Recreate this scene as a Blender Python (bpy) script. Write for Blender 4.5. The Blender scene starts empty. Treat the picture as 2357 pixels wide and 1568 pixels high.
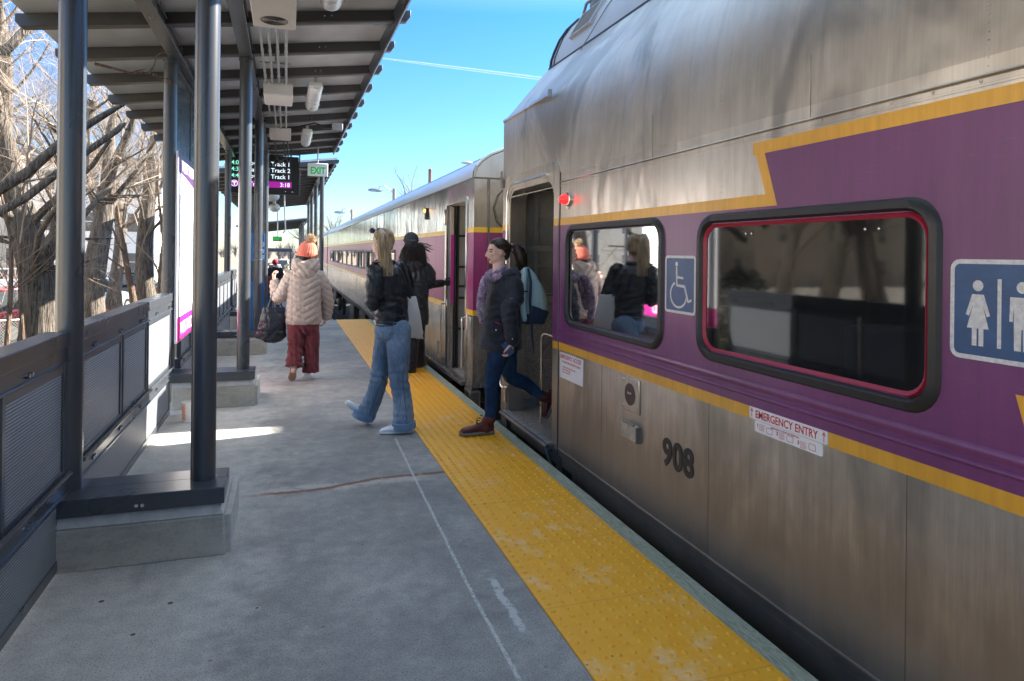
import bpy, math, random
import numpy as np
from mathutils import Vector, Matrix, noise
R=math.radians
scn=bpy.context.scene
col=scn.collection
# ------------------------------------------------------------ camera
YAW=math.atan(520/1571.); ROLL=.011; H=1.5
cam=bpy.data.objects.new('camera',bpy.data.cameras.new('camera')); col.objects.link(cam)
_R=Vector((math.cos(YAW),-math.sin(YAW),0)); _U=Vector((0,0,1)); _F=Vector((math.sin(YAW),math.cos(YAW),0))
_r=_R*math.cos(ROLL)+_U*math.sin(ROLL); _u=-_R*math.sin(ROLL)+_U*math.cos(ROLL)
M=Matrix((_r,_u,-_F)).transposed().to_4x4(); M.translation=(0,0,H)
cam.matrix_world=M
cam.data.lens=24; cam.data.sensor_width=36; cam.data.shift_y=-201/2357.
cam.data.clip_end=3000; cam.data.clip_start=.02
scn.camera=cam
# ------------------------------------------------------------ light
SUN_EL=R(32); SUN_AZ=R(9)      # azimuth measured from +X towards +Y
w=bpy.data.worlds.new('World'); scn.world=w; w.use_nodes=True
nt=w.node_tree; bg=nt.nodes['Background']
sky=nt.nodes.new('ShaderNodeTexSky'); sky.sky_type='NISHITA'; sky.sun_disc=False
sky.sun_elevation=SUN_EL; sky.sun_rotation=R(90)-SUN_AZ; sky.air_density=1.0; sky.dust_density=.3; sky.ozone_density=1.6; sky.altitude=0
bg.inputs['Strength'].default_value=.10
hsv=nt.nodes.new('ShaderNodeHueSaturation'); hsv.inputs['Saturation'].default_value=1.05
tint=nt.nodes.new('ShaderNodeMix'); tint.data_type='RGBA'; tint.blend_type='MULTIPLY'; tint.inputs[0].default_value=1; 
geo=nt.nodes.new('ShaderNodeTexCoord'); sep=nt.nodes.new('ShaderNodeSeparateXYZ'); rmp=nt.nodes.new('ShaderNodeValToRGB')
nt.links.new(geo.outputs['Generated'],sep.inputs[0]); nt.links.new(sep.outputs[2],rmp.inputs[0]); nt.links.new(rmp.outputs[0],tint.inputs[7])
for _ in range(3): rmp.color_ramp.elements.new(.5)
for e_,(p_,c_) in zip(rmp.color_ramp.elements,((0,(.34,.39,.44)),(.1,(.26,.38,.50)),(.33,(.16,.36,.60)),(.55,(1.2,1.08,.96)),(.8,(2.5,1.9,1.30)))): e_.position=p_; e_.color=c_+(1,)  # low sky tinted cyan; overhead brightened and warmed as added platform fill

nt.links.new(sky.outputs[0],hsv.inputs['Color']); nt.links.new(hsv.outputs[0],tint.inputs[6]); nt.links.new(tint.outputs[2],bg.inputs['Color'])
sl=bpy.data.lights.new('sun','SUN'); sl.energy=4.2; sl.angle=R(.5); sl.color=(1,.93,.82)
sun=bpy.data.objects.new('sun',sl); col.objects.link(sun)
sd=Vector((math.cos(SUN_EL)*math.cos(SUN_AZ),math.cos(SUN_EL)*math.sin(SUN_AZ),math.sin(SUN_EL)))
sun.rotation_euler=sd.to_track_quat('Z','Y').to_euler(); sun.location=(20,0,20)
scn.view_settings.view_transform='Standard'; scn.view_settings.look='None'; scn.view_settings.gamma=1
scn.view_settings.exposure=2.6; scn.view_settings.use_curve_mapping=False
scn.cycles.max_bounces=8; scn.cycles.transparent_max_bounces=12; scn.cycles.sample_clamp_indirect=6

def PT(x,y,X=None,Y=None,Z=None):
    """world point seen at photo pixel (2357 wide) on a given world plane"""
    u=x-1178.5; v=y-583.
    a=u*math.cos(ROLL)+v*math.sin(ROLL); b=-u*math.sin(ROLL)+v*math.cos(ROLL)
    xc=a/1571.; zc=-b/1571.
    r=Vector((math.sin(YAW)+xc*math.cos(YAW), math.cos(YAW)-xc*math.sin(YAW), zc))
    t=(X/r.x) if X is not None else ((Y/r.y) if Y is not None else (Z-H)/r.z)
    return Vector((0,0,H))+r*t
# ------------------------------------------------------------ tagging
def tag(o,label=None,cat=None,group=None,kind=None):
    if label: o['label']=label
    if cat: o['category']=cat
    if group: o['group']=group
    if kind: o['kind']=kind
    return o
def thing(name,loc,label,cat,group=None):
    o=bpy.data.objects.new(name,None); o.empty_display_size=.2; col.objects.link(o); o.location=loc
    return tag(o,label,cat,group)
def wloc(o):
    v=Vector((0,0,0))
    while o is not None: v+=o.location; o=o.parent
    return v
def copy_tree(o,parent=None):
    c=o.copy(); col.objects.link(c); c.parent=parent
    for ch in list(o.children): copy_tree(ch,c)
    return c
# ------------------------------------------------------------ mesh builder
def basis(d,up=Vector((0,0,1))):
    d=Vector(d).normalized()
    if abs(d.dot(up))>.98: up=Vector((0,1,0))
    s=d.cross(up).normalized(); t=s.cross(d).normalized()
    return s,t
SPLIT={'rail_bolt','handrail','strut','roof_conduit','cap_bolt','rafter_bolt','clip','bracket','post','jean_cuff','reflector','pane_bolt','plate_screw','board_screw','dark_lens','strap','grab_handle','handle','mount_pipe','frame_band','red_arrow','jacket_seam','jean_seam'}
class MB:
    def __init__(s): s.v=[]; s.f=[]; s.m=[]; s.g=[]
    def add(s,vs,fs,m=0):
        n=len(s.v); s.g.append((n,len(s.f))); s.v+= [tuple(v) for v in vs]; s.f+=[tuple(n+i for i in f) for f in fs]; s.m+=[m]*len(fs); return s
    def box(s,x0,x1,y0,y1,z0,z1,m=0):
        return s.add([(x0,y0,z0),(x1,y0,z0),(x1,y1,z0),(x0,y1,z0),(x0,y0,z1),(x1,y0,z1),(x1,y1,z1),(x0,y1,z1)],
          [(0,3,2,1),(4,5,6,7),(0,1,5,4),(1,2,6,5),(2,3,7,6),(3,0,4,7)],m)
    def quad(s,a,b,c,d,m=0): return s.add([a,b,c,d],[(0,1,2,3)],m)
    def rings(s,rs,m=0,cap=True,closed=True):
        n=len(rs[0]); vs=[p for r in rs for p in r]; fs=[]
        for i in range(len(rs)-1):
            for j in range(n if closed else n-1):
                k=(j+1)%n; fs.append((i*n+j,i*n+k,(i+1)*n+k,(i+1)*n+j))
        if cap: fs.append(tuple(range(n-1,-1,-1))); fs.append(tuple((len(rs)-1)*n+j for j in range(n)))
        return s.add(vs,fs,m)
    def tube(s,pts,rad,n=8,m=0,cap=True,flat=1.,up=None):
        pts=[Vector(p) for p in pts]
        if not hasattr(rad,'__len__'): rad=[rad]*len(pts)
        rs=[];prev=None
        for i,p in enumerate(pts):
            d=(pts[min(i+1,len(pts)-1)]-pts[max(i-1,0)])
            if d.length<1e-9: d=Vector((0,0,1))
            d.normalize()
            if prev is None: a=basis(d,Vector(up) if up else Vector((0,0,1)))[0]
            else:
                a=prev-d*prev.dot(d)
                a=a.normalized() if a.length>1e-6 else basis(d)[0]
            b=d.cross(a)
            prev=a
            rs.append([p+(a*math.cos(t)+b*math.sin(t)*flat)*rad[i] for t in [2*math.pi*k/n for k in range(n)]])
        return s.rings(rs,m,cap)
    def cyl(s,p,q,r,n=16,m=0,r2=None): return s.tube([p,q],[r,r if r2 is None else r2],n,m)
    def ell(s,c,r,n=12,k=8,m=0,rot=None):
        c=Vector(c); vs=[];fs=[]
        for i in range(k+1):
            th=math.pi*i/k
            for j in range(n):
                ph=2*math.pi*j/n
                v=Vector((r[0]*math.sin(th)*math.cos(ph),r[1]*math.sin(th)*math.sin(ph),r[2]*math.cos(th)))
                if rot is not None: v=rot@v
                vs.append(c+v)
        for i in range(k):
            for j in range(n):
                q=(j+1)%n; fs.append((i*n+j,(i+1)*n+j,(i+1)*n+q,i*n+q))
        return s.add(vs,fs,m)
    def extr(s,poly,axis,a0,a1,m=0):
        """extrude closed 2-D polygon; axis 'y': poly=(x,z); 'x': (y,z); 'z': (x,y)"""
        def P(p,a): return {'y':(p[0],a,p[1]),'x':(a,p[0],p[1]),'z':(p[0],p[1],a)}[axis]
        return s.rings([[P(p,a0) for p in poly],[P(p,a1) for p in poly]],m)
    def build(s,name,mats,parent=None,smooth=None,bevel=0,loc=None,seg=2,merge=False):
        if name in SPLIT and len(s.g)>1:
            o=None; gs=s.g+[(len(s.v),len(s.f))]
            for (a,b),(c,d) in zip(gs[:-1],gs[1:]):
                q=MB(); q.add(s.v[a:c],[tuple(i-a for i in f) for f in s.f[b:d]],0); q.m=s.m[b:d]
                o=q.build(name,mats,parent,smooth,bevel,loc,seg,merge)
            return o
        me=bpy.data.meshes.new(name)
        off=wloc(parent) if parent is not None else (Vector(loc) if loc is not None else Vector((0,0,0)))
        me.from_pydata([(v[0]-off.x,v[1]-off.y,v[2]-off.z) for v in s.v],[],s.f)
        if not isinstance(mats,(list,tuple)): mats=[mats]
        for m in mats: me.materials.append(m)
        if len(mats)>1: me.polygons.foreach_set('material_index',s.m)
        me.validate()
        if merge:
            import bmesh
            b=bmesh.new(); b.from_mesh(me); bmesh.ops.remove_doubles(b,verts=b.verts,dist=1e-5); bmesh.ops.recalc_face_normals(b,faces=b.faces); b.to_mesh(me); b.free()
        if smooth is not None:
            me.polygons.foreach_set('use_smooth',[True]*len(me.polygons))
            if smooth<180: me.set_sharp_from_angle(angle=R(smooth))
        me.update()
        o=bpy.data.objects.new(name,me); col.objects.link(o)
        if parent is not None: o.parent=parent
        elif loc is not None: o.location=loc
        if bevel:
            b=o.modifiers.new('bevel','BEVEL'); b.width=bevel; b.segments=seg; b.limit_method='ANGLE'; b.angle_limit=R(40)
            if smooth is None:
                me.polygons.foreach_set('use_smooth',[True]*len(me.polygons)); me.set_sharp_from_angle(angle=R(50))
        return o
def rrect(a0,a1,b0,b1,r,n=6):
    """rounded rectangle outline, counter clockwise"""
    pts=[]
    for cx,cy,t0 in ((a1-r,b0+r,-90),(a1-r,b1-r,0),(a0+r,b1-r,90),(a0+r,b0+r,180)):
        for k in range(n+1):
            t=R(t0+90*k/n); pts.append((cx+r*math.cos(t),cy+r*math.sin(t)))
    return pts
def frame_x(mb,outer,inner,x0,x1,m=0):
    """ring between two outlines (y,z) with same count, from x0 (back) to x1 (front, towards -X)"""
    n=len(outer)
    vs=[(x0,p[0],p[1]) for p in outer]+[(x1,p[0],p[1]) for p in outer]+[(x1,p[0],p[1]) for p in inner]+[(x0,p[0],p[1]) for p in inner]
    fs=[]
    for j in range(n):
        k=(j+1)%n
        for a in range(3): fs.append((a*n+j,a*n+k,(a+1)*n+k,(a+1)*n+j))
    mb.add(vs,fs,m)
def sheet_x(mb,x,ys,zs,skip,m=0,fx=None):
    """grid sheet in plane x with cells listed in skip(yc,zc) left out; fx(z) offsets x"""
    fx=fx or (lambda z:0)
    for i in range(len(ys)-1):
        for j in range(len(zs)-1):
            if skip((ys[i]+ys[i+1])/2,(zs[j]+zs[j+1])/2): continue
            mb.quad((x+fx(zs[j]),ys[i+1],zs[j]),(x+fx(zs[j]),ys[i],zs[j]),(x+fx(zs[j+1]),ys[i],zs[j+1]),(x+fx(zs[j+1]),ys[i+1],zs[j+1]),m)
def text(name,s,size,mat,parent,origin,xdir,ydir,bold=0,xs=1.,align='LEFT',depth=.0008,spacing=1.):
    """flat lettering, lifted along xdir x ydir"""
    cu=bpy.data.curves.new(name,'FONT'); cu.body=s; cu.size=size; cu.offset=bold; cu.extrude=depth; cu.align_x=align; cu.resolution_u=4; cu.space_character=spacing
    t=bpy.data.objects.new(name,cu); col.objects.link(t)
    me=bpy.data.meshes.new_from_object(t); bpy.data.objects.remove(t); bpy.data.curves.remove(cu)
    me.materials.clear(); me.materials.append(mat)
    X=Vector(xdir).normalized(); Y=Vector(ydir).normalized(); Z=X.cross(Y)
    off=wloc(parent); o3=Vector(origin)-off
    for v in me.vertices: v.co=o3+X*(v.co.x*xs)+Y*v.co.y+Z*v.co.z
    me.name=name
    o=bpy.data.objects.new(name,me); col.objects.link(o); o.parent=parent
    return o
# ------------------------------------------------------------ node maths
class E:
    def __init__(s,t,sock): s.t=t; s.s=sock
    def _op(s,op,*o,clamp=False):
        n=s.t.nodes.new('ShaderNodeMath'); n.operation=op; n.use_clamp=clamp
        for i,a in enumerate((s,)+o):
            if isinstance(a,E): s.t.links.new(a.s,n.inputs[i])
            else: n.inputs[i].default_value=a
        return E(s.t,n.outputs[0])
    def __add__(s,o): return s._op('ADD',o)
    def __radd__(s,o): return s._op('ADD',o)
    def __sub__(s,o): return s._op('SUBTRACT',o)
    def __rsub__(s,o): return (s*-1)+o
    def __mul__(s,o): return s._op('MULTIPLY',o)
    def __rmul__(s,o): return s._op('MULTIPLY',o)
    def __truediv__(s,o): return s._op('DIVIDE',o)
    def abs(s): return s._op('ABSOLUTE')
    def sin(s): return s._op('SINE')
    def frac(s): return s._op('FRACT')
    def pow(s,k): return s._op('POWER',k)
    def max(s,o): return s._op('MAXIMUM',o)
    def min(s,o): return s._op('MINIMUM',o)
    def lt(s,o): return s._op('LESS_THAN',o)
    def gt(s,o): return s._op('GREATER_THAN',o)
    def step(s,a,b):
        n=s.t.nodes.new('ShaderNodeMapRange'); n.interpolation_type='SMOOTHSTEP'; n.clamp=True
        s.t.links.new(s.s,n.inputs['Value']); n.inputs['From Min'].default_value=a; n.inputs['From Max'].default_value=b
        return E(s.t,n.outputs[0])
class Mat:
    def __init__(s,name,base=(.5,.5,.5),rough=.5,metal=0,spec=.5,**k):
        s.m=bpy.data.materials.new(name); s.m.use_nodes=True; s.t=s.m.node_tree
        s.b=s.t.nodes['Principled BSDF']; s.set('Base Color',base); s.set('Roughness',rough); s.set('Metallic',metal); s.set('Specular IOR Level',spec)
        for kk,v in k.items(): s.set(kk.replace('_',' '),v)
        s._tc=None
    def set(s,n,v):
        i=s.b.inputs[n]
        if isinstance(v,E): s.t.links.new(v.s,i)
        elif hasattr(v,'bl_idname') or isinstance(v,bpy.types.NodeSocket): s.t.links.new(v,i)
        elif hasattr(v,'__len__'): i.default_value=tuple(v)+(1,) if (len(v)==3 and i.type=='RGBA') else v
        else: i.default_value=v
    def coord(s,kind='Object'):
        if s._tc is None: s._tc=s.t.nodes.new('ShaderNodeTexCoord')
        return s._tc.outputs[kind]
    def xyz(s,kind='pos'):
        n=s.t.nodes.new('ShaderNodeSeparateXYZ')
        if kind=='pos':
            g=s.t.nodes.new('ShaderNodeNewGeometry'); s.t.links.new(g.outputs['Position'],n.inputs[0])
        else: s.t.links.new(s.coord(kind),n.inputs[0])
        return [E(s.t,n.outputs[i]) for i in range(3)]
    def vec(s,x,y,z):
        n=s.t.nodes.new('ShaderNodeCombineXYZ')
        for i,a in enumerate((x,y,z)):
            if isinstance(a,E): s.t.links.new(a.s,n.inputs[i])
            else: n.inputs[i].default_value=a
        return n.outputs[0]
    def noise(s,scale=5,detail=4,rough=.55,vec=None,scl=(1,1,1),dist=0,kind='Object'):
        n=s.t.nodes.new('ShaderNodeTexNoise'); n.inputs['Scale'].default_value=scale; n.inputs['Detail'].default_value=detail
        n.inputs['Roughness'].default_value=rough; n.inputs['Distortion'].default_value=dist
        mp=s.t.nodes.new('ShaderNodeMapping'); mp.inputs['Scale'].default_value=scl
        s.t.links.new(vec if vec is not None else s.coord(kind),mp.inputs[0]); s.t.links.new(mp.outputs[0],n.inputs['Vector'])
        return E(s.t,n.outputs[0])
    def voro(s,scale=5,feature='F1',scl=(1,1,1),rand=1.):
        n=s.t.nodes.new('ShaderNodeTexVoronoi'); n.inputs['Scale'].default_value=scale; n.feature=feature; n.inputs['Randomness'].default_value=rand
        mp=s.t.nodes.new('ShaderNodeMapping'); mp.inputs['Scale'].default_value=scl
        s.t.links.new(s.coord(),mp.inputs[0]); s.t.links.new(mp.outputs[0],n.inputs['Vector'])
        return E(s.t,n.outputs[0])
    def ramp(s,f,stops):
        n=s.t.nodes.new('ShaderNodeValToRGB'); s.t.links.new(f.s,n.inputs[0]); e=n.color_ramp.elements
        while len(e)<len(stops): e.new(.5)
        for i,(p,c) in enumerate(stops): e[i].position=p; e[i].color=tuple(c)+(1,) if hasattr(c,'__len__') else (c,c,c,1)
        return n.outputs[0]
    def mix(s,f,a,b,mode='MIX'):
        n=s.t.nodes.new('ShaderNodeMix'); n.data_type='RGBA'; n.blend_type=mode
        if isinstance(f,E): s.t.links.new(f.s,n.inputs[0])
        else: n.inputs[0].default_value=f
        for i,c in ((6,a),(7,b)):
            if isinstance(c,bpy.types.NodeSocket): s.t.links.new(c,n.inputs[i])
            else: n.inputs[i].default_value=tuple(c)+(1,)
        return n.outputs[2]
    def bump(s,f,strength=.3,dist=.01,prev=None):
        n=s.t.nodes.new('ShaderNodeBump'); s.t.links.new(f.s,n.inputs['Height']); n.inputs['Strength'].default_value=strength; n.inputs['Distance'].default_value=dist
        if prev is not None: s.t.links.new(prev,n.inputs['Normal'])
        s.set('Normal',n.outputs[0]); return n.outputs[0]
def simple(name,c,rough=.5,metal=0,var=.12,vs=8,bump=0,bs=60,bd=.002,scl=(1,1,1),**k):
    m=Mat(name,c,rough,metal,**k)
    if var:
        n=m.noise(vs,4,.6,scl=scl)
        m.set('Base Color',m.ramp(n,[(.3,[x*(1-var) for x in c]),(.7,[min(1,x*(1+var)) for x in c])]))
        m.set('Roughness',m.noise(vs*1.7,3,.6,scl=scl)*.22+(rough-.11) if rough>.15 else m.noise(vs,2)*.06+rough)
    if bump: m.bump(m.noise(bs,3,.6),bump,bd)
    return m.m
# ============================================================ MATERIALS (setting)
def m_paint(name,c,rough=.28):
    m=Mat(name,c,rough,0.0,.6); m.set('Coat Weight',.2); m.set('Coat Roughness',.15)
    n=m.noise(3,5,.65)
    m.set('Base Color',m.ramp(n,[(.3,[x*.94 for x in c]),(.75,[x*1.06 for x in c])]))
    m.set('Roughness',m.noise(2,2,.5)*.06+(rough-.03))
    return m.m
PAINT=m_paint('grey_metal_paint',(.052,.060,.072))
PAINTD=m_paint('grey_metal_rafter',(.042,.04,.04),.5)
def m_deck():
    m=Mat('roof_deck_metal',(.2,.2,.2),.36,.25)
    n=m.noise(2.2,3,.5,scl=(1,.6,1))
    m.set('Base Color',m.ramp(n,[(.3,(.42,.44,.46)),(.7,(.66,.69,.72))]))
    m.bump(m.noise(1.6,2,.5,scl=(.6,1.6,1)),.5,.05); return m.m
DECK=m_deck()
def m_perf():
    m=Mat('perforated_panel',(.12,.13,.15),.4,.0)
    x,y,z=m.xyz()
    s=(z*2*math.pi/.0135).sin()
    dots=((y*2*math.pi/.0135).sin()*s)
    m.set('Base Color',m.ramp(s*.5+.5,[(.15,(.09,.10,.12)),(.6,(.27,.29,.32))]))
    m.bump(s,.6,.003); return m.m
PERF=m_perf()
GALV=simple('galvanised_steel',(.45,.46,.46),.4,.7,.15,20)
BOLT=simple('bolt_steel',(.6,.6,.6),.25,1,0)
WHITEP=simple('offwhite_box_paint',(.62,.6,.56),.45,0,.05,5)
def m_concrete():
    m=Mat('platform_concrete',(.3,.3,.3),.8)
    x,y,z=m.xyz()
    big=m.noise(.9,6,.62); fine=m.noise(140,3,.7); mid=m.noise(9,6,.7)
    old=m.ramp(big*.6+mid*.4,[(.38,(.225,.222,.212)),(.5,(.33,.32,.30)),(.62,(.47,.45,.41))])
    # lighter worn concrete towards the railing
    edge=(x+m.noise(2.5,6,.75)*1.1).step(.62,.15)
    c=m.mix(edge*(.85),old,m.ramp(mid,[(.3,(.46,.45,.42)),(.7,(.68,.66,.61))]))
    sp=m.ramp(fine,[(.36,(.38,.38,.39)),(.5,(1,1,1)),(.62,(1,1,1)),(.75,(1.0,1.0,1.0))])
    c=m.mix(.8,c,sp,'MULTIPLY')
    gum=m.voro(5.5).lt(.045)
    c=m.mix(gum*.55,c,(.09,.09,.09))
    wh=m.voro(70).lt(.16)*m.noise(3,3).gt(.55)
    c=m.mix(wh*.35,c,(.55,.55,.53))
    # dark joint + rust streak across the platform
    jn=m.noise(3,5,.7,scl=(1,.1,1))
    def joint(y0):
        d=(y-y0-(jn-.5)*.08).abs(); return d.step(.012,.003)
    st=(y-4.5-(m.noise(2.2,5,.75,scl=(1,.3,1))-.5)*.35).abs()
    band=st.step(.09,.02)*(x.step(-.35,-.1))*(x.step(1.05,.8))
    c=m.mix(band*m.noise(12,5,.8,scl=(.5,1,1)).step(.35,.52)*.85,c,(.52,.47,.42))
    rust=(y-4.57+(x.step(.7,.1))*.12-(m.noise(5,5,.7,scl=(1,.3,1))-.5)*.07).abs().step(.04,.006)*x.step(-.3,.0)*m.noise(6,4,.7).step(.28,.42)
    c=m.mix(rust*.9,c,(.19,.075,.035))
    c=m.mix((y-8.05-(jn-.5)*.1).abs().step(.02,.004)*m.noise(5,4).step(.35,.6)*.8,c,(.28,.14,.09))
    c=m.mix(joint(11.6)*.6,c,(.08,.08,.08))
    c=m.mix((y-14.2).abs().step(.02,.006)*.5,c,(.1,.1,.1))
    # chalk line snapped along the platform
    xl=x-.795-(y-3).max(0)*.022-(m.noise(9,5,.7)-.5)*.018
    ch=xl.abs().step(.011,.004)*y.lt(5.5)*m.noise(90,3,.8,scl=(1,.5,1)).step(.40,.52)
    c=m.mix(ch*.85,c,(.60,.61,.6))
    # spilled paint patch
    px=(x-.915-(m.noise(7,5,.7,scl=(.6,1,1))-.5)*.11).abs()
    pp=px.step(.022,.012)*(y-2.78).abs().step(.25,.2)*m.noise(30,4,.7).step(.38,.44)
    c=m.mix(pp*.85,c,(.56,.57,.56))
    haze=(x-.92-(m.noise(4,4,.7)-.5)*.2).abs().step(.09,.0)*(y-3.1).abs().step(1.3,.2)*m.noise(25,5,.8).step(.45,.7)
    c=m.mix(haze*.45,c,(.5,.52,.54))
    # rusty bolt spots
    gr=m.noise(2.1,5,.7,scl=(1,.35,1)).step(.56,.68)
    c=m.mix(gr*.35,c,(.17,.165,.155))
    for bx,by,rr in ((-.62,2.55,.022),(-.45,3.2,.012),(-.73,3.3,.012),(-.55,2.98,.01),(.3,8.1,.02),(-.1,3.05,.008)):
        dd=((x-bx).pow(2)+(y-by).pow(2)).pow(.5)
        c=m.mix(dd.step(rr*1.9,rr*1.3)*.5,c,(.55,.54,.52)); c=m.mix(dd.step(rr*1.1,rr*.8),c,(.16,.07,.045))
    m.set('Base Color',c); m.set('Roughness',mid*.3+.6)
    b=m.bump(fine,.35,.002); m.bump(m.noise(30,5,.7),.25,.004,b)
    return m.m
CONC=m_concrete()
def m_plinth():
    m=Mat('plinth_concrete',(.4,.38,.34),.85); n=m.noise(3,6,.7,scl=(1,1,2.2)); f=m.noise(60,4,.7)
    c=m.ramp(n,[(.3,(.30,.29,.26)),(.5,(.44,.42,.36)),(.7,(.52,.50,.43))])
    c=m.mix(m.noise(7,4,.8).step(.66,.74)*.6,c,(.2,.12,.06))
    m.set('Base Color',m.mix(f.step(.5,.3)*.3,c,(.15,.15,.15)))
    m.bump(f,.3,.002); return m.m
PLINTH=m_plinth()
PLINTHE=simple('plinth_pale_edge',(.5,.5,.48),.85,0,.15,20,.3,80)
def m_tact():
    m=Mat('tactile_yellow',(.7,.4,.02),.5)
    x,y,z=m.xyz(); 
    n=m.noise(2.4,6,.72,scl=(1,.9,1)); n2=m.noise(16,5,.75,scl=(1,.5,1)); st=m.noise(60,4,.7,scl=(.25,1.6,1))
    wear=(n*.62+n2*.26+st*.12).step(.52,.62)*(z.lt(.0125))
    c=m.mix(wear*.6,m.ramp(n2,[(.3,(.93,.40,.012)),(.7,(1.0,.50,.03))]),(.92,.62,.34))
    seam=(((y-2.67)/.61).frac()-.5).abs().gt(.494)
    c=m.mix(seam*.3,c,(.4,.22,.03))
    scr=m.voro(9.,rand=.9).lt(.05)
    c=m.mix(scr,c,(.12,.13,.18))
    m.set('Base Color',c); m.set('Roughness',n2*.25+.35); m.bump(n2,.12,.002); return m.m
TACT=m_tact()
def m_wood():
    m=Mat('treated_wood_board',(.3,.32,.22),.7)
    n=m.noise(6,5,.65,scl=(5,.5,5),dist=1.2)
    w=(n*38).sin()*.5+.5
    c=m.ramp(w,[(.1,(.26,.28,.20)),(.6,(.36,.38,.28)),(1,(.42,.43,.33))])
    kn=m.voro(1.6,scl=(2.2,1,1)).step(.10,.03)
    c=m.mix(kn*.8,c,(.11,.075,.045)); 
    c=m.mix(m.noise(3,3).step(.6,.75)*.35,c,(.38,.42,.40))
    m.set('Base Color',c); m.bump(w,.2,.002); return m.m
WOOD=m_wood()
def m_ground():
    m=Mat('ground_lot',(.4,.36,.3),.9); x,y,z=m.xyz()
    n=m.noise(.25,6,.7); f=m.noise(5,6,.8)
    lot=m.ramp(n*.5+f*.5,[(.35,(.42,.37,.29)),(.6,(.58,.52,.42))])
    leaf=m.ramp(m.noise(14,6,.85),[(.35,(.12,.085,.05)),(.6,(.30,.23,.15)),(.75,(.45,.37,.26))])
    near=(x*.75+y*.1+m.noise(.6,4,.7)*2.5).step(-7.5,-5.8)
    m.set('Base Color',m.mix(near,lot,leaf)); m.bump(f,.5,.03); return m.m
GROUND=m_ground()
def m_ballast():
    m=Mat('ballast',(.08,.075,.07),.9); v=m.voro(22); n=m.noise(40,3,.7)
    m.set('Base Color',m.ramp(v*.7+n*.3,[(.1,(.16,.15,.14)),(.5,(.05,.048,.045))])); m.bump(v,1,.04); return m.m
BALL=m_ballast()
ASPH=simple('ramp_asphalt',(.16,.17,.19),.85,0,.15,6,.3,120)
BLACK=simple('black_rubber',(.012,.012,.013),.5,0,0)
DARKSTEEL=simple('dark_underframe',(.03,.028,.026),.6,.3,.3,12)

# ============================================================ GROUND, PLATFORM
o=MB().quad((-600,-300,-1.25),(600,-300,-1.25),(600,1500,-1.25),(-600,1500,-1.25)).build('ground',GROUND); tag(o,kind='structure')
o=MB().box(1.2,12,-60,400,-1.6,-1.19).build('track_bed',BALL); tag(o,kind='structure')
random.seed(3)
mb=MB()
for i in range(2600):
    x=random.uniform(.75,2.4); y=15.35+random.random()**1.6*26; r=random.uniform(.02,.05)
    mb.ell((x,y,-1.19+r*.4),(r,r*random.uniform(.6,1),r*.7),5,3,rot=Matrix.Rotation(random.uniform(0,6),3,'Z'))
tag(mb.build('ballast_stones',BALL),kind='stuff',label='dark crushed stone heaped under the train past the platform end',cat='ballast')
PX0,PX1,PY0,PY1=-1.06,1.70,-6,15.32
mb=MB(); mb.box(PX0,PX1,PY0,PY1,-.32,0); mb.box(PX0+.25,PX1-.25,PY0,PY1-.3,-1.3,-.321)
tag(mb.build('platform',CONC),kind='structure')
# ramp down past the platform end
mb=MB()
mb.rings([[(-1.06,PY1+.004,-.006),(1.02,PY1+.004,-.006),(1.02,PY1+.004,-.3),(-1.06,PY1+.004,-.3)],[(-1.06,34,-.95),(1.02,34,-.95),(1.02,34,-1.26),(-1.06,34,-1.26)]])
tag(mb.build('ramp',ASPH),kind='structure')
tag(MB().box(-1.6,1.9,34.01,130,-1.3,-1.05).build('low_platform',ASPH),kind='structure')
# tactile paving: sheet + domes near, bars far
mb=MB(); SX0,SX1=1.044,1.70
mb.box(SX0,SX1,PY0,PY1-.01,.0005,.009)
for i in range(11):
    x=SX0+.028+i*.06
    for j in range(int((8.75-1.2)/.06)):
        y=1.2+j*.06
        r=.0125; vs=[];n=7
        for (rr,zz) in ((r,.0088),(r*.8,.0135),(r*.42,.0158)):
            for k in range(n):
                t=2*math.pi*k/n; vs.append((x+rr*math.cos(t),y+rr*math.sin(t),zz))
        fs=[]
        for a in range(2):
            for k in range(n): fs.append((a*n+k,a*n+(k+1)%n,(a+1)*n+(k+1)%n,(a+1)*n+k))
        fs.append(tuple(2*n+k for k in range(n)))
        mb.add(vs,fs)
for i in range(9):
    x=SX0+.04+i*.072
    mb.extr([(x-.022,.0085),(x+.022,.0085),(x+.013,.0145),(x-.013,.0145)],'y',8.78,PY1-.02)
tag(mb.build('tactile_paving',TACT,smooth=50),kind='structure')
mb=MB()
for a,b in ((-6,-.8),(-.797,2.853),(2.856,6.5),(6.503,10.1),(10.103,PY1)): mb.box(1.7005,1.80,a,b,-.26,.006)
tag(mb.build('platform_edge_board',WOOD,bevel=.004),kind='structure')
mb=MB()
mb.box(1.3,1.66,-6,15.0,-1.25,-.33)
tag(mb.build('platform_support',DARKSTEEL),kind='structure')

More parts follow.
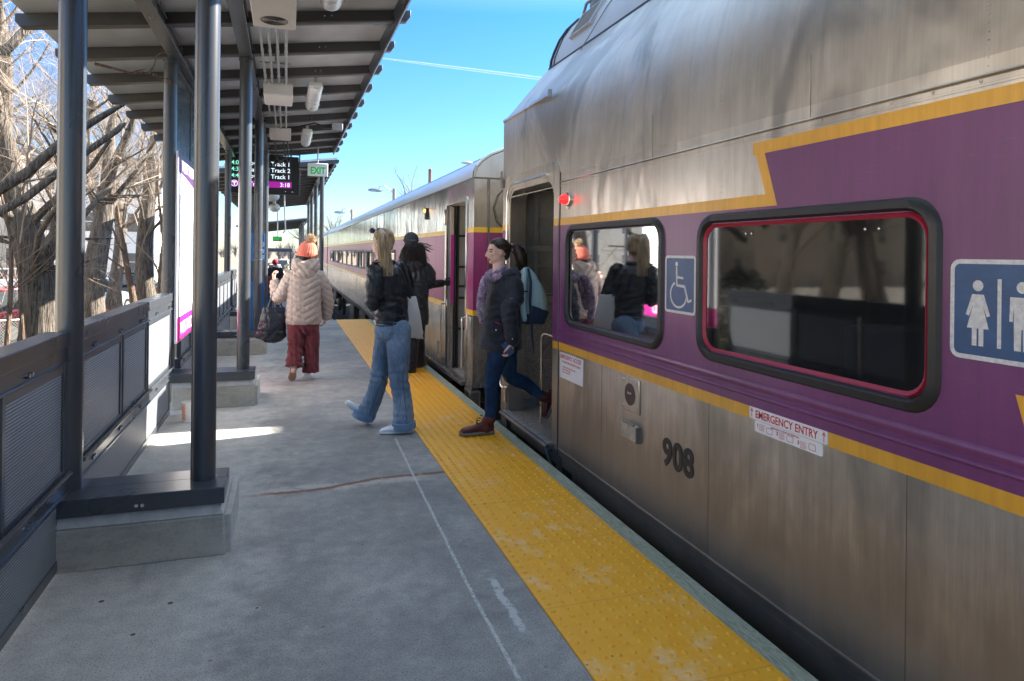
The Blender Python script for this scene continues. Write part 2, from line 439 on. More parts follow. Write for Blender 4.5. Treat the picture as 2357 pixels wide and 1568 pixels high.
# ============================================================ CANOPY
def zdeck(X): return 3.33+.13*(X+1.9)
CX0,CX1=-1.01,-.39
COLY=[-3.0,.42,3.80,7.2,10.65,14.05]
def canopy(th,Y0,Y1,colys,cx,zb,X0=-1.95,X1=.93,tip=1.06,dz=0,base=True,rp=.967,off=.0):
    # deck sheet with ribs
    mb=MB(); z0=zdeck(X0)+dz; z1=zdeck(X1+.08)+dz
    mb.rings([[(X0,Y0,z0),(X1+.08,Y0,z1),(X1+.08,Y0,z1+.05),(X0,Y0,z0+.05)],[(X0,Y1,z0),(X1+.08,Y1,z1),(X1+.08,Y1,z1+.05),(X0,Y1,z0+.05)]])
    mb.build('roof_deck',DECK,th)
    n=int((Y1-Y0)/rp)
    for i in range(n+1):
        y=Y1-.05-i*rp
        mb=MB(); xa,xb=X0-.06,tip
        za,zb2=zdeck(xa)+dz,zdeck(xb)+dz
        h=.1
        prof=[(xa+.03,za-h),(xb-.03,zb2-h),(xb,zb2-h+.035),(xb,zb2-.002),(xa,za-.002),(xa,za-h+.035)]
        mb.extr(prof,'y',y-.055,y+.055)
        r=mb.build('rafter',PAINTD,th,bevel=.004)
        if y<16:
            b=MB()
            for bx in (-.12,-.02,.3,.36):
                b.cyl((bx,y-.055,zdeck(bx)-.05),(bx,y-.063,zdeck(bx)-.05),.007,8)
            b.build('rafter_bolt',BOLT,r)
    # gutter angle at the track side
    g=MB(); zz=zdeck(X1)+dz
    g.extr([(X1-.035,zz-.03),(X1+.0,zz-.12),(X1+.03,zz-.12),(X1+.03,zz-.02)],'y',Y0,Y1+.02); g.cyl((X1+.01,Y0,zz-.125),(X1+.01,Y1+.02,zz-.125),.014,8)
    g.build('gutter',PAINT,th,smooth=40)
    for x in cx:
        zt=zdeck(x)+dz
        b=MB(); b.box(x-.05,x+.05,Y0+.1,Y1-.1,zt-.125,zt-.0015); b.box(x-.06,x+.06,Y0+.1,Y1-.1,zt-.137,zt-.1255); b.box(x-.066,x-.052,Y0+.1,Y1-.1,zt-.055,zt-.04);b.box(x+.052,x+.066,Y0+.1,Y1-.1,zt-.055,zt-.04)
        b.build('beam',PAINT,th,bevel=.006)
        for y in colys:
            x0_=x
            if base and x<-.9: x=-.988 if y<5 else -1.06
            c=MB(); c.cyl((x,y,zb),(x,y,zt-.139),.0595,32); c.cyl((x,y,zt-.17),(x,y,zt-.139),.068,24)
            c.build('column',PAINT,th,smooth=40); x=x0_
can=thing('platform_canopy',(-.7,3.8,0),'long grey steel canopy over the near platform, ribs under a sloping roof','canopy')
canopy(can,-7,15.03,COLY,(CX0,CX1),.33)
for y in COLY:
    c=MB(); a,b=y-.17,y+.36
    c.add([(-1.0,a,-.005),(-.265,a,-.005),(-.265,b+.04,-.005),(-1.0,b+.04,-.005),(-1.0,a,.2),(-.275,a,.2),(-.275,b,.2),(-1.0,b,.2)],[(0,3,2,1),(4,5,6,7),(0,1,5,4),(1,2,6,5),(2,3,7,6),(3,0,4,7)])
    pl=c.build('base_plinth',PLINTH,can,bevel=.012)
    c=MB(); c.rings([[(-.998,a+.0,.2),(-.277,a+.0,.2),(-.277,b,.2),(-.998,b,.2)],[(-.998,a+.02,.252),(-.30,a+.02,.252),(-.30,b-.05,.252),(-.998,b-.05,.252)]])
    c.box(-.277,-.245,a+.03,b+.1,-.004,.19)
    c.build('plinth_edge',PLINTHE,pl,bevel=.006)
    c=MB(); c.box(-1.14,-.275,a+.0-.004,a+.172,.255,.336); c.box(-1.14,-.277,a+.175,a+.33,.255,.334)
    cp=c.build('base_cap',PAINT,can,bevel=.004)
    c=MB(); c.cyl((-.66,a-.004,.285),(-.66,a-.011,.285),.009,10); c.cyl((-.635,a-.004,.285),(-.635,a-.011,.285),.009,10)
    c.build('cap_bolt',BOLT,cp)
# panels between left columns above the sign (dark windscreen)
# ---- second and third canopies down the line
can2=thing('platform_canopy',(.9,19,-.2),'second grey canopy past the near platform end, columns on its track side','canopy')
canopy(can2,17.4,33,[19.0,22.9,26.8,30.6],(-1.0,.9),-1.2,X0=-1.9,X1=1.1,tip=1.23,dz=.04,base=False)
can3=thing('platform_canopy',(1.1,43,-1),'third and farthest canopy, low in the distance behind the height bar','canopy')
canopy(can3,41,56,[42,46,50,54],(-1.6,.95),-1.25,X0=-2.6,X1=1.1,tip=1.25,dz=-.35,rp=1.5,base=False)
bar=thing('height_bar',(-.8,36,-1),'wide blue grey crossbar spanning the low platform on two posts','crossbar')
MB().box(-2.0,.3,35.95,36.1,1.44,1.62).build('crossbar',simple('bluegrey_paint',(.07,.085,.11),.5),bar,bevel=.01)
for x in (-1.9,.22): MB().cyl((x,36.02,-1.2),(x,36.02,1.45),.05).build('post',PAINT,bar,smooth=40)

# ============================================================ RAILING
def railing(Ya,Yb,label,joints,panels):
    t=thing('railing',(-1.0,(Ya+Yb)/2,0),label,'railing','grey railing sections along the back of the platform')
    x=-.985
    mb=MB(); ys=[Ya]+joints+[Yb]
    for a,b in zip(ys[:-1],ys[1:]): mb.box(x-.09,x+.015,a+.002,b-.002,1.035,1.105)
    mb.build('top_rail',PAINT,t,bevel=.004)
    mb=MB(); mb.box(x-.03,x+.006,Ya,Yb,.955,1.034); mb.box(x+.0062,x+.018,Ya,Yb,.957,.967)
    mb.build('upper_rail',PAINT,t,bevel=.003)
    mb=MB(); mb.box(x-.05,x+.012,Ya,Yb,.335,.425); mb.cyl((x+.022,Ya,.432),(x+.022,Yb,.432),.012,8); mb.box(x+.0121,x+.02,Ya,Yb,.34,.35)
    mb.build('lower_rail',PAINT,t,smooth=40)
    b=MB(); yy=Ya+.2
    while yy<Yb:
        for z in (.99,.385):
            b.cyl((x+.005,yy,z),(x+.024,yy,z),.011,8)
            b.cyl((x+.005,yy+.035,z),(x+.024,yy+.035,z),.011,8)
        yy+=.62
    b.build('rail_bolt',BOLT,t,smooth=40)
    for a,b_ in panels:
        mb=MB(); f=.035
        mb.box(x-.012,x+.002,a+f,b_-f,.43+f,.95-f)
        p=mb.build('perforated_panel',PERF,t)
        mb=MB()
        mb.box(x-.03,x+.01,a,a+f,.43,.953); mb.box(x-.03,x+.01,b_-f,b_,.43,.953); mb.box(x-.03,x+.009,a+f,b_-f,.43,.43+f); mb.box(x-.03,x+.009,a+f,b_-f,.953-f,.953)
        mb.build('panel_frame',PAINT,p,bevel=.003)
    mb=MB(); mb.box(x-.02,x-.004,Ya,Yb,.06,.334)
    p=mb.build('lower_perforated_panel',PERF,t)
    mb=MB(); mb.box(x-.024,x+.002,Ya,Yb,.012,.06); mb.box(x-.02,x+.001,Yb-.03,Yb,.06,.334)
    mb.build('kick_strip',PAINT,p)
def pans(a,b,n,g=.045):
    w=(b-a)/n; return [(a+i*w+g/2,a+(i+1)*w-g/2) for i in range(n)]
railing(.50,3.74,'nearest railing section at the left edge, shaded, ending at the first column',[2.0],pans(.52,3.72,4))
railing(3.96,6.83,'sunlit railing section between the first pair of columns and the plinth with the paper cup',[5.33],[(3.98,4.86),(4.9,5.68),(5.72,6.8)])
railing(7.38,10.4,'railing section below the station map poster',[8.9],pans(7.4,10.38,4))
railing(10.85,13.8,'railing section beyond the map poster, seen between columns',[12.3],pans(10.87,13.78,4))
railing(14.25,15.3,'farthest short railing section at the end of the near platform',[14.8],pans(14.27,15.28,2))
# windscreen glass panel frames beyond
t=thing('windscreen',(-1.0,9,0),'dark framed screen above the map poster between left columns','windscreen')
mb=MB(); x=-1.05
for a,b in ((7.28,8.35),(8.4,9.45),(9.5,10.55)): mb.box(x,x+.02,a+.03,b-.03,2.46,3.25)
mb.build('screen_panel',simple('screen_panel',(.06,.08,.1),.25,0,.1),t)
mb=MB()
for y in (7.28,8.375,9.475,10.57): mb.box(x-.01,x+.03,y-.02,y+.02,.45,3.27)
mb.box(x-.01,x+.035,7.28,10.57,3.251,3.30)
mb.build('screen_frame',PAINT,t,bevel=.003)
# ============================================================ POSTER
PURP=simple('poster_purple',(.07,.015,.10),.4,0,.05); MAG=simple('poster_magenta',(.45,.015,.19),.4,0,.04); PWH=simple('poster_white',(.82,.82,.84),.35,0,.02)
LET=simple('white_lettering',(.85,.85,.85),.5,0,0)
SD=thing('station_map_poster',(-.96,8.2,.6),'tall white station map poster with purple header and magenta foot reading WEST MEDFORD','poster')
x=-.958
MB().box(x-.02,x,7.0,8.81,.62,2.42).build('board',PWH,SD,bevel=.003)
def wave(a,b,z0,z1,f): 
    m=MB(); n=24; ra=[];
    for i in range(n+1):
        y=a+(b-a)*i/n; u=i/n
        ra.append([(x+.0002,y,z0+f(u)),(x+.004,y,z0+f(u)),(x+.004,y,z1),(x+.0002,y,z1)])
    return m.rings(ra)
wave(7.005,8.805,2.2,2.415,lambda u:.05*math.cos(u*3.2)-.02).build('purple_header',PURP,SD)
wave(7.005,8.805,.63,.86,lambda u:0).build('magenta_foot',MAG,SD)
def ysx(u): return (0,1,0)
text('header_lettering','WEST MEDFORD',.155,LET,SD,(x+.0045,7.2,2.25),(0,1,0),(0,0,1),bold=.0,xs=1.05)
text('foot_lettering','WEST MEDFORD',.165,LET,SD,(x+.0045,7.2,.685),(0,1,0),(0,0,1),bold=.0,xs=1.05)
mb=MB()
for i,(yy,zz,ww) in enumerate(((7.13,1.72,.25),(7.16,1.45,.35),(7.2,1.2,.2),(7.8,1.6,.5),(7.8,1.05,.3),(8.0,1.3,.6))): mb.box(x+.0005,x+.003,yy,yy+ww,zz,zz+.006)
for i in range(7): 
    for j in range(2): mb.box(x+.0005,x+.003,8.1+i*.09,8.13+i*.09,2.03+j*.06,2.05+j*.06)
for i in range(16): mb.box(x+.0005,x+.003,8.0,8.0+random.uniform(.3,.8),.95+i*.05,.956+i*.05)
mb.build('map_print',simple('map_print',(.45,.3,.42),.5,0,0),SD)
mb=MB(); frame=rrect(7.1,7.16,1.93,2.02,.01,3); frame_x(mb,frame,rrect(7.11,7.15,1.94,2.01,.008,3),x+.0005,x+.003); mb.build('map_symbol',MAG,SD)
# ============================================================ LIGHTS, BOXES, CONDUITS
LENS=simple('lamp_lens',(.75,.77,.78),.3,0,.03,Transmission_Weight=.25)
def fixture(y0,y1,label):
    xc=.315; z=zdeck(xc)-.1
    t=thing('canopy_light',(xc,(y0+y1)/2,z-.07),label,'light fixture','long light fixtures under the near canopy')
    mb=MB(); mb.box(xc-.075,xc+.075,y0,y1,z-.055,z-.003); mb.build('housing',WHITEP,t,bevel=.012)
    mb=MB(); pr=[]
    for k in range(13):
        a=math.pi+math.pi*k/12; pr.append((xc+.085*math.cos(a),z-.05+.075*math.sin(a)))
    mb.rings([[(xc+(p[0]-xc)*s,yy,z-.05+(p[1]-z+.05)*s) for p in pr] for s,yy in ((.55,y0+.005),(.92,y0+.03),(1,y0+.07),(1,y1-.07),(.92,y1-.03),(.55,y1-.005))])
    mb.build('lens',LENS,t,smooth=40)
    mb=MB()
    for s in (-1,1):
        for yy in (y0+.12,(y0+y1)/2,y1-.12):
            mb.tube([(xc+s*.082,yy-.03,z-.02),(xc+s*.1,yy-.03,z-.05),(xc+s*.1,yy+.03,z-.05),(xc+s*.082,yy+.03,z-.02)],.004,6)
    mb.build('clip',BOLT,t)
    mb=MB()
    for yy in (y0+.1,y1-.1):
        mb.box(xc-.02,xc+.02,yy-.02,yy+.02,z-.004,z+.09)
    mb.build('bracket',GALV,t)
fixture(4.35,5.62,'nearest canopy light, cut by the top of the picture')
fixture(8.45,9.72,'middle canopy light with curved pale lens')
fixture(11.75,13.02,'farthest light of the near canopy, above the departure board')
def jbox(name,y0,y1,label,z0=3.28,z1=3.42,spk=False,x0=-.265,x1=.055):
    t=thing(name,((x0+x1)/2,(y0+y1)/2,z0),label,'junction box' if not spk else 'speaker')
    MB().box(x0,x1,y0,y1,z0,z1).build('case',WHITEP,t,bevel=.008)
    mb=MB()
    if spk:
        cx,cy=(x0+x1)/2,y1-.2
        for k in range(7):
            r=.018+k*.0135; mb.tube([(cx+r*math.cos(a),cy+r*math.sin(a),z0-.0015) for a in [2*math.pi*i/28 for i in range(29)]],.0035,4)
        mb.build('grille',simple('grille_dark',(.08,.08,.08),.6,0,0),t)
    else:
        mb.box(x0+.01,x1-.01,y0+.01,y1-.01,z0-.006,z0-.0005); mb.build('lid',WHITEP,t,bevel=.003)
jbox('ceiling_speaker',5.05,5.8,'large offwhite ceiling speaker box with round grille at top of picture',spk=True)
jbox('junction_box',8.25,8.85,'middle offwhite junction box where four conduits meet')
jbox('junction_box',11.2,11.75,'smaller far junction box above the departure board',3.3,3.41)
t=thing('conduit_run',(-.1,5,3.4),'bundle of grey conduits clipped under the canopy between the boxes','conduits')
for i,x in enumerate((-.235,-.165,-.095,-.02)):
    z=3.405
    mb=MB()
    ends=[(-4,5.06),(5.79,8.26)]
    for a,b in ends: mb.cyl((x,a,z),(x,b,z),.0125,10)
    if i>0: mb.cyl((x,8.84,z),(x,11.21,z),.0115,10)
    else: mb.tube([(x,8.84,z),(x,10.0,z),(x-.03,10.15,z),(x-.12,10.25,z),(x-.25,10.3,z)],.0115,8)
    for yy in (-.5,1.5,3.5,4.9,6.9,7.9): mb.cyl((x,yy-.02,z),(x,yy+.02,z),.017,10)
    mb.build('conduit',GALV,t,smooth=40)
mb=MB()
for yy in (3.0,7.45,10.1): mb.box(-.28,.03,yy-.02,yy+.02,3.42,3.435); mb.box(-.13,-.11,yy-.015,yy+.015,3.43,3.5)
mb.build('strut',GALV,t)
t=thing('camera_dome',(.74,11,3.45),'small pale camera near the canopy edge with black cable','camera')
MB().box(.66,.82,10.92,11.05,3.38,3.5).build('camera_body',GALV,t,bevel=.01)
mb=MB(); mb.tube([(.05,11.3,3.42),(.25,11.2,3.47),(.4,11.1,3.50),(.55,11.05,3.44),(.67,11,3.43)],.012,6); mb.build('cable',BLACK,t,smooth=60)
t=thing('cable_drop',(-.15,13,3.3),'loose dark cables looping down from the far box to the departure board','cables')
for (a,b,k) in ((-.2,-.12,.1),(-.06,.02,.06),(0,-.25,.12)):
    MB().tube([(a,11.75,3.38),(a,12.0,3.34),(a+.02,12.6,3.26-k),(b,13.4,3.2-k),(b+.05,14.3,3.32)],.012,6).build('cable',BLACK,t,smooth=60)
# ============================================================ DEPARTURE BOARD + EXIT SIGN
BY=14.45
a=PT(523,440,Y=BY); b=PT(688,362,Y=BY); bx0,bx1,bz0,bz1=a.x,b.x,a.z-.03,b.z
DB=thing('departure_board',((bx0+bx1)/2,BY,bz0),'black departure board hanging at the canopy end with glowing track times','departure board')
MB().box(bx0,bx1,BY,BY+.14,bz0,bz1).build('case',simple('board_black',(.012,.012,.014),.35,0,0),DB,bevel=.015)
mb=MB(); W=bx1-bx0; Hh=bz1-bz0
scr=simple('screen_grey',(.03,.03,.032),.3,0,0)
MB().box(bx0+.05,bx1-.13*W/1.3,BY-.004,BY-.0005,bz0+Hh*.18,bz1-Hh*.13).build('screen',scr,DB)
def emis(name,c,s):
    m=Mat(name,c,.5); m.set('Emission Color',c); m.set('Emission Strength',s); return m.m
EW=emis('led_white',(.75,.9,1.),.2); EG=emis('led_green',(.25,.9,.65),.18); EM=emis('led_magenta',(.30,.01,.26),.16)
MB().box(bx0+.045,bx1-.13*W/1.3,BY-.007,BY-.0045,bz0+Hh*.17,bz0+Hh*.33).build('magenta_row',EM,DB)
rows=[.80,.635,.47]
for r,s,l in zip(rows,('Track 1','Track 2','Track 1'),('4:08','4:38','4:48')):
    text('track_lettering',s,.118,EW,DB,(bx0+.955*W-.10,BY-.006,bz0+Hh*r-.05),(1,0,0),(0,0,1),bold=.0008,align='RIGHT')
    text('time_lettering',l,.115,EG,DB,(bx0+.07,BY-.006,bz0+Hh*r-.05),(1,0,0),(0,0,1),bold=.0008)
    text('destination_lettering','Lowell' if s=='Track 1' else 'Haverhill',.115,EW,DB,(bx0+.36,BY-.006,bz0+Hh*r-.05),(1,0,0),(0,0,1),bold=.0008)
text('clock_lettering','3:18',.112,EW,DB,(bx1-.165,BY-.009,bz0+Hh*.2),(1,0,0),(0,0,1),bold=.0008,align='RIGHT')
text('row_lettering','Track 1',.112,EW,DB,(bx0+.40,BY-.009,bz0+Hh*.2),(1,0,0),(0,0,1),bold=.0008)
mb=MB(); cx,cz=bx0+.13,bz0+Hh*.25
mb.tube([(cx+.058*math.cos(k*math.pi/12),BY-.009,cz+.058*math.sin(k*math.pi/12)) for k in range(25)],.006,5)
mb.box(cx-.035,cx+.035,BY-.01,BY-.0075,cz+.014,cz+.032); mb.box(cx-.009,cx+.009,BY-.01,BY-.0075,cz-.038,cz+.0145)
mb.build('transit_emblem',EW,DB)
mb=MB(); mb.box(bx0,bx1+.03,BY-.02,BY+.1,bz1+.04,bz1+.09); mb.box(bx1+.005,bx1+.03,BY-.01,BY+.05,bz0,bz1+.04)
for xx in (bx0+.2,(bx0+bx1)/2,bx1-.15): mb.box(xx-.015,xx+.015,BY+.03,BY+.06,bz1,zdeck(xx)-.02)
mb.build('hanger',PAINT,DB,bevel=.003)
mb=MB()
for xx in (bx0+.05,bx1-.25,bx1-.12): mb.cyl((xx,BY-.006,bz0+.06),(xx,BY+.001,bz0+.06),.014,8)
mb.build('board_screw',BOLT,DB)
EY=14.3
a=PT(708,405,Y=EY); b=PT(755,377,Y=EY)
t=thing('exit_sign',((a.x+b.x)/2,EY,a.z),'white EXIT sign with green letters beside the departure board','exit sign')
MB().box(a.x,b.x,EY,EY+.05,a.z,b.z).build('sign_plate',simple('exit_white',(.8,.83,.85),.4,0,.03),t,bevel=.012)
text('exit_lettering','EXIT',.19,emis('exit_green',(.01,.35,.04),.10),t,((a.x+b.x)/2,EY-.002,a.z+.05),(1,0,0),(0,0,1),bold=.006,xs=.75,align='CENTER')
mb=MB(); mb.cyl((bx1,EY+.03,(a.z+b.z)/2),(a.x+.01,EY+.03,(a.z+b.z)/2),.012,8); mb.cyl(((a.x+b.x)/2,EY+.03,b.z),((a.x+b.x)/2,EY+.03,zdeck(.5)-.02),.014,8)
mb.build('mount_pipe',GALV,t)
# far exit sign
a=PT(628,555,Y=31); b=PT(649,545,Y=31)
t=thing('exit_sign',((a.x+b.x)/2,31,a.z),'small dark far sign with green lit letters hanging in the second canopy','exit sign')
MB().box(a.x,b.x,31,31.05,a.z,b.z).build('sign_plate',simple('exit_dark',(.08,.09,.08),.4,0,0),t)
text('exit_lettering','EXIT',.15,emis('exit_green_dim',(.02,.4,.05),.3),t,((a.x+b.x)/2,30.99,a.z+.05),(1,0,0),(0,0,1),bold=.004,align='CENTER')
mb=MB(); mb.cyl(((a.x+b.x)/2,31.02,b.z),((a.x+b.x)/2,31.02,3.7),.02,6); mb.build('mount_pipe',GALV,t)
# pipe hanging under second canopy
t=thing('hanging_conduit',(PT(655,480,Y=19).x,19,2.2),'thin grey conduit dropping below the departure board','conduit')
p0=PT(655,440,Y=20); p1=PT(655,470,Y=20); p2=PT(657,530,Y=20)
MB().tube([p0,p1,p2,p2+Vector((-.06,0,-.08))],.018,6).build('pipe',GALV,t,smooth=50)
# globe lights under canopy 2
for k,(px,py,Y) in enumerate(((632,505-0,21.5),(625,463,18.2))):
    p=PT(628,(452,470)[k],Y=(20,24)[k]) if False else PT((627,632)[k],(452,480-2)[k],Y=(21,26)[k])
    lb=('nearer','farther')[k]
    t=thing('bulkhead_light',p,lb+' round pale light hanging under the second canopy','light fixture','round lights under the second canopy')
    mb=MB(); mb.ell(p,(.2,.3,.16),14,8); mb.build('shade',LENS,t,smooth=60)
    MB().cyl(p+Vector((0,0,.1)),p+Vector((0,0,.5)),.05).build('stem',GALV,t)
# ============================================================ BLUE SIGN PYLON, CUP
BLUE=simple('sign_blue',(.01,.17,.48),.4,0,.04)
t=thing('blue_info_sign',(-.43,10.8,.27),'narrow blue information sign strapped behind a column near the beanie woman','sign')
MB().box(-.56,-.30,10.735,10.755,1.34,1.75).build('upper_panel',BLUE,t,bevel=.002)
MB().box(-.56,-.30,10.735,10.755,.27,1.04).build('lower_panel',BLUE,t,bevel=.002)
MB().box(-.55,-.33,10.757,10.79,.27,2.05).build('back_board',simple('sign_backing',(.05,.09,.16),.5,0,0),t)
mb=MB()
for z in (1.36,1.5): mb.tube([(CX1+.064*math.cos(k*math.pi/10),10.65+.064*math.sin(k*math.pi/10),z) for k in range(21)],.006,4)
mb.build('strap',BOLT,t)
text('sign_print','INFO',.11,LET,t,(-.31,10.732,1.38),(0,0,1),(-1,0,0),bold=.002)
p=PT(431,967,Z=0); p.x+=.01; p.y-=.08
t=thing('paper_cup',p,'white paper cup with orange print left against the second plinth','cup')
mb=MB(); q=p; mb.rings([[(q.x+r*math.cos(a),q.y+r*math.sin(a),q.z+z) for a in [2*math.pi*k/20 for k in range(20)]] for r,z in ((.033,.001),(.035,.004),(.046,.17),(.049,.171),(.049,.178),(.045,.178),(.042,.06))])
cup=mb.build('cup_body',simple('paper_white',(.82,.8,.77),.5,0,.03),t,smooth=40)
# lettering running up the cup, orange
ORG=simple('cup_orange',(.75,.2,.03),.5,0,0)
text('cup_print','DUNKIN',.034,ORG,t,(q.x-.012,q.y-.0455,q.z+.03),(.0,-.075,1),(-1,-.1,0),bold=.001)
# ============================================================ TRAIN MATERIALS
def m_steel(name,c0,c1,rough,wav,dist,streak=.25):
    m=Mat(name,(.5,.5,.5),rough,.92)
    st=m.noise(7,5,.7,scl=(1,3.2,.22)); fine=m.noise(30,4,.75,scl=(1,4,.12)); blot=m.noise(1.6,5,.65,scl=(1,1,.7))
    px_,py_,pz_=m.xyz(); gr=(pz_+(blot-.5)*.5+(st-.5)*.35).step(.85,.25)
    m.set('Metallic',gr*-.3+.92)
    cc=m.mix(gr*.72,m.ramp(st*.28+fine*.17+blot*.55,[(.38,c0),(.62,c1)]),(.20,.165,.135)); refl_patch=m.noise(1.15,4,.6,scl=(1,1,.45),dist=.7).step(.50,.60); cc=m.mix(refl_patch*.5,cc,[q*.42 for q in c0]); m.set('Base Color',cc)  # large dark blotches paint blurred canopy and tree reflections into the colour
    sc=m.noise(26,3,.6,scl=(1,.15,5)).step(.66,.72)
    m.set('Roughness',(st*.5+fine*.5)*streak+(rough-streak*.5)+sc*.08+gr*.10)
    b=m.bump(m.noise(1.0,3,.5,scl=(1,1.5,.5),dist=.6),wav,dist)
    m.bump(fine,.02,.001,b)
    return m.m
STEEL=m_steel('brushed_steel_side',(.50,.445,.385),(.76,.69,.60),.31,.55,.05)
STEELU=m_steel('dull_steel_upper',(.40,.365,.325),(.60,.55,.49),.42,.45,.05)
DOME=simple('dome_grey',(.36,.36,.36),.5,.35,.06,2)
STEELC=m_steel('polished_steel_coach',(.66,.61,.54),(.88,.84,.76),.17,.7,.05,.08)
ROOFST=simple('roof_steel',(.66,.68,.70),.34,.45,.03,1.5)
def m_liv(name,c,rough):
    m=Mat(name,c,rough,.0,.5); m.set('Coat Weight',.3); m.set('Coat Roughness',.2)
    st=m.noise(9,5,.75,scl=(1,3,.2)); b=m.noise(2,4)
    m.set('Base Color',m.ramp(st*.5+b*.5,[(.36,[x*.82 for x in c]),(.66,[min(1,x*1.2) for x in c])]))
    sc=m.noise(24,4,.7,scl=(1,.12,4)).step(.64,.72)*m.noise(2,3).step(.45,.6); dk=m.noise(60,4,.8,scl=(1,1,.4)).step(.66,.74); base=m.b.inputs['Base Color'].links[0].from_socket
    m.set('Base Color',m.mix(dk*.5,m.mix(sc*.3,base,[q*.5+.22 for q in c]),[q*.35 for q in c]))
    m.bump(m.noise(1.1,3,.5,scl=(1,1.5,.35)),.4,.04); return m.m
LPUR=m_liv('livery_purple',(.135,.030,.125),.42)
LYEL=m_liv('livery_yellow',(.62,.32,.025),.42)
LPURC=m_liv('livery_magenta_purple',(.30,.035,.15),.40)
LYELC=m_liv('livery_yellow_clean',(.85,.50,.02),.4)
GASK=simple('window_gasket',(.016,.016,.017),.45,0,.1,20)
REDG=simple('red_gasket',(.30,.012,.04),.45,0,.06)
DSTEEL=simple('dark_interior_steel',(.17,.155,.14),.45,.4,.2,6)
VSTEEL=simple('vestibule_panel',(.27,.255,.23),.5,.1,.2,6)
CHROME=simple('chrome_rail',(.72,.7,.67),.2,1,0)
def m_plate():
    m=Mat('diamond_plate',(.3,.28,.25),.4,.35)
    v=m.voro(70,scl=(1,1,1.6)); m.set('Base Color',m.ramp(v,[(.15,(.85,.78,.70)),(.45,(.34,.30,.26))])); m.bump(v,.8,.004); return m.m
PLATE=m_plate()
def m_glass(name,k,tint,dust=0,gr=.012):
    m=bpy.data.materials.new(name); m.use_nodes=True; t=m.node_tree; t.nodes.clear()
    o=t.nodes.new('ShaderNodeOutputMaterial'); mx=t.nodes.new('ShaderNodeMixShader'); g=t.nodes.new('ShaderNodeBsdfGlossy'); tr=t.nodes.new('ShaderNodeBsdfTransparent')
    fr=t.nodes.new('ShaderNodeFresnel'); fr.inputs[0].default_value=1.5
    ma=t.nodes.new('ShaderNodeMath'); ma.operation='MULTIPLY_ADD'; ma.inputs[1].default_value=1-k; ma.inputs[2].default_value=k; ma.use_clamp=True
    t.links.new(fr.outputs[0],ma.inputs[0]); t.links.new(ma.outputs[0],mx.inputs[0])
    g.inputs['Roughness'].default_value=gr; g.inputs['Color'].default_value=(.93,.95,.97,1); tr.inputs[0].default_value=tint+(1,)
    if dust:
        df=t.nodes.new('ShaderNodeBsdfDiffuse'); df.inputs[0].default_value=(.30,.30,.29,1); m3=t.nodes.new('ShaderNodeMixShader'); nz=t.nodes.new('ShaderNodeTexNoise'); nz.inputs['Scale'].default_value=3; nz.inputs['Detail'].default_value=5
        mm=t.nodes.new('ShaderNodeMath'); mm.operation='MULTIPLY'; mm.inputs[1].default_value=dust; t.links.new(nz.outputs[0],mm.inputs[0]); t.links.new(mm.outputs[0],m3.inputs[0])
        t.links.new(tr.outputs[0],m3.inputs[1]); t.links.new(df.outputs[0],m3.inputs[2]); tr=m3
    t.links.new(tr.outputs[0],mx.inputs[1]); t.links.new(g.outputs[0],mx.inputs[2]); t.links.new(mx.outputs[0],o.inputs[0])
    return m
GLASSM=m_glass('mirror_window_glass',.48,(.06,.07,.08),.12,.03)
GLASSD=m_glass('dark_window_glass',.035,(.25,.27,.28),.06,.04)
WHS=simple('sticker_white',(.72,.73,.75),.4,0,.04,30); REDP=simple('sticker_red',(.5,.02,.03),.5,0,0)
SBLUE=simple('pictogram_blue',(.025,.075,.19),.4,0,.15,20); BLK=simple('number_black',(.02,.02,.022),.5,0,.3,30)
SGREY=simple('pictogram_border',(.55,.56,.57),.5,0,.2,60)
XT=1.97
# ============================================================ BILEVEL COACH
YE=6.24; YB=-9.
BL=thing('passenger_coach',(3.4,2,-1.2),'weathered steel double deck coach 908 with purple band, nearest on the right','train coach')
DO=(4.90,6.04,.04,2.10)      # door opening
W1=(3.29,4.675,.965,1.712); W2=(1.618,2.968,.985,1.702)
def hole(y,z): return DO[0]<y<DO[1] and z<DO[3] or any(a+.05<y<b-.05 and c+.05<z<d-.05 for a,b,c,d in (W1,W2))
ys=sorted({YB,-5,0,YE,DO[0],DO[1],2.388,1.45,*[W1[0]+.05,W1[1]-.05,W2[0]+.05,W2[1]-.05]})
def zs_(lo,hi): return sorted({lo,hi,*[z for z in (W1[2]+.05,W1[3]-.05,W2[2]+.05,W2[3]-.05,DO[3]) if lo<z<hi]})
mb=MB()
sheet_x(mb,XT,ys,zs_(.035,2.10),hole)
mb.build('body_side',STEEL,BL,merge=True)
mb=MB()
# shoulder: rounded fold, sloping upper wall to the roof seam
pA=[(1.97,2.10),(1.97,2.3),(1.97,2.5),(1.9705,2.735),(1.985,2.772),(2.06,2.865),(2.13,2.95),(2.265,3.115),(2.40,3.28)]
pB=[(1.97,2.10),(1.976,2.3),(1.992,2.5),(2.032,2.70),(2.072,2.80),(2.125,2.90),(2.19,3.0),(2.285,3.13),(2.40,3.28)]
rs=[]
for y,t in ((YE,0),(5.4,0),(5.0,.25),(4.6,.6),(4.2,.9),(3.8,1),(2,1),(0,1),(YB,1)):
    pr=[(a[0]+(b[0]-a[0])*t,a[1]+(b[1]-a[1])*t) for a,b in zip(pA,pB)]
    rs.append([(p[0],y,p[1]) for p in pr+[(4.9-(q[0]-1.97),q[1]) for q in reversed(pr)]])
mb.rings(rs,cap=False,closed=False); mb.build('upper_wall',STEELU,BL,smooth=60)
mb=MB(); mb.extr([(4.9,-.3),(4.9,2.70),(4.895,2.70),(4.895,-.3)],'y',YB,YE)
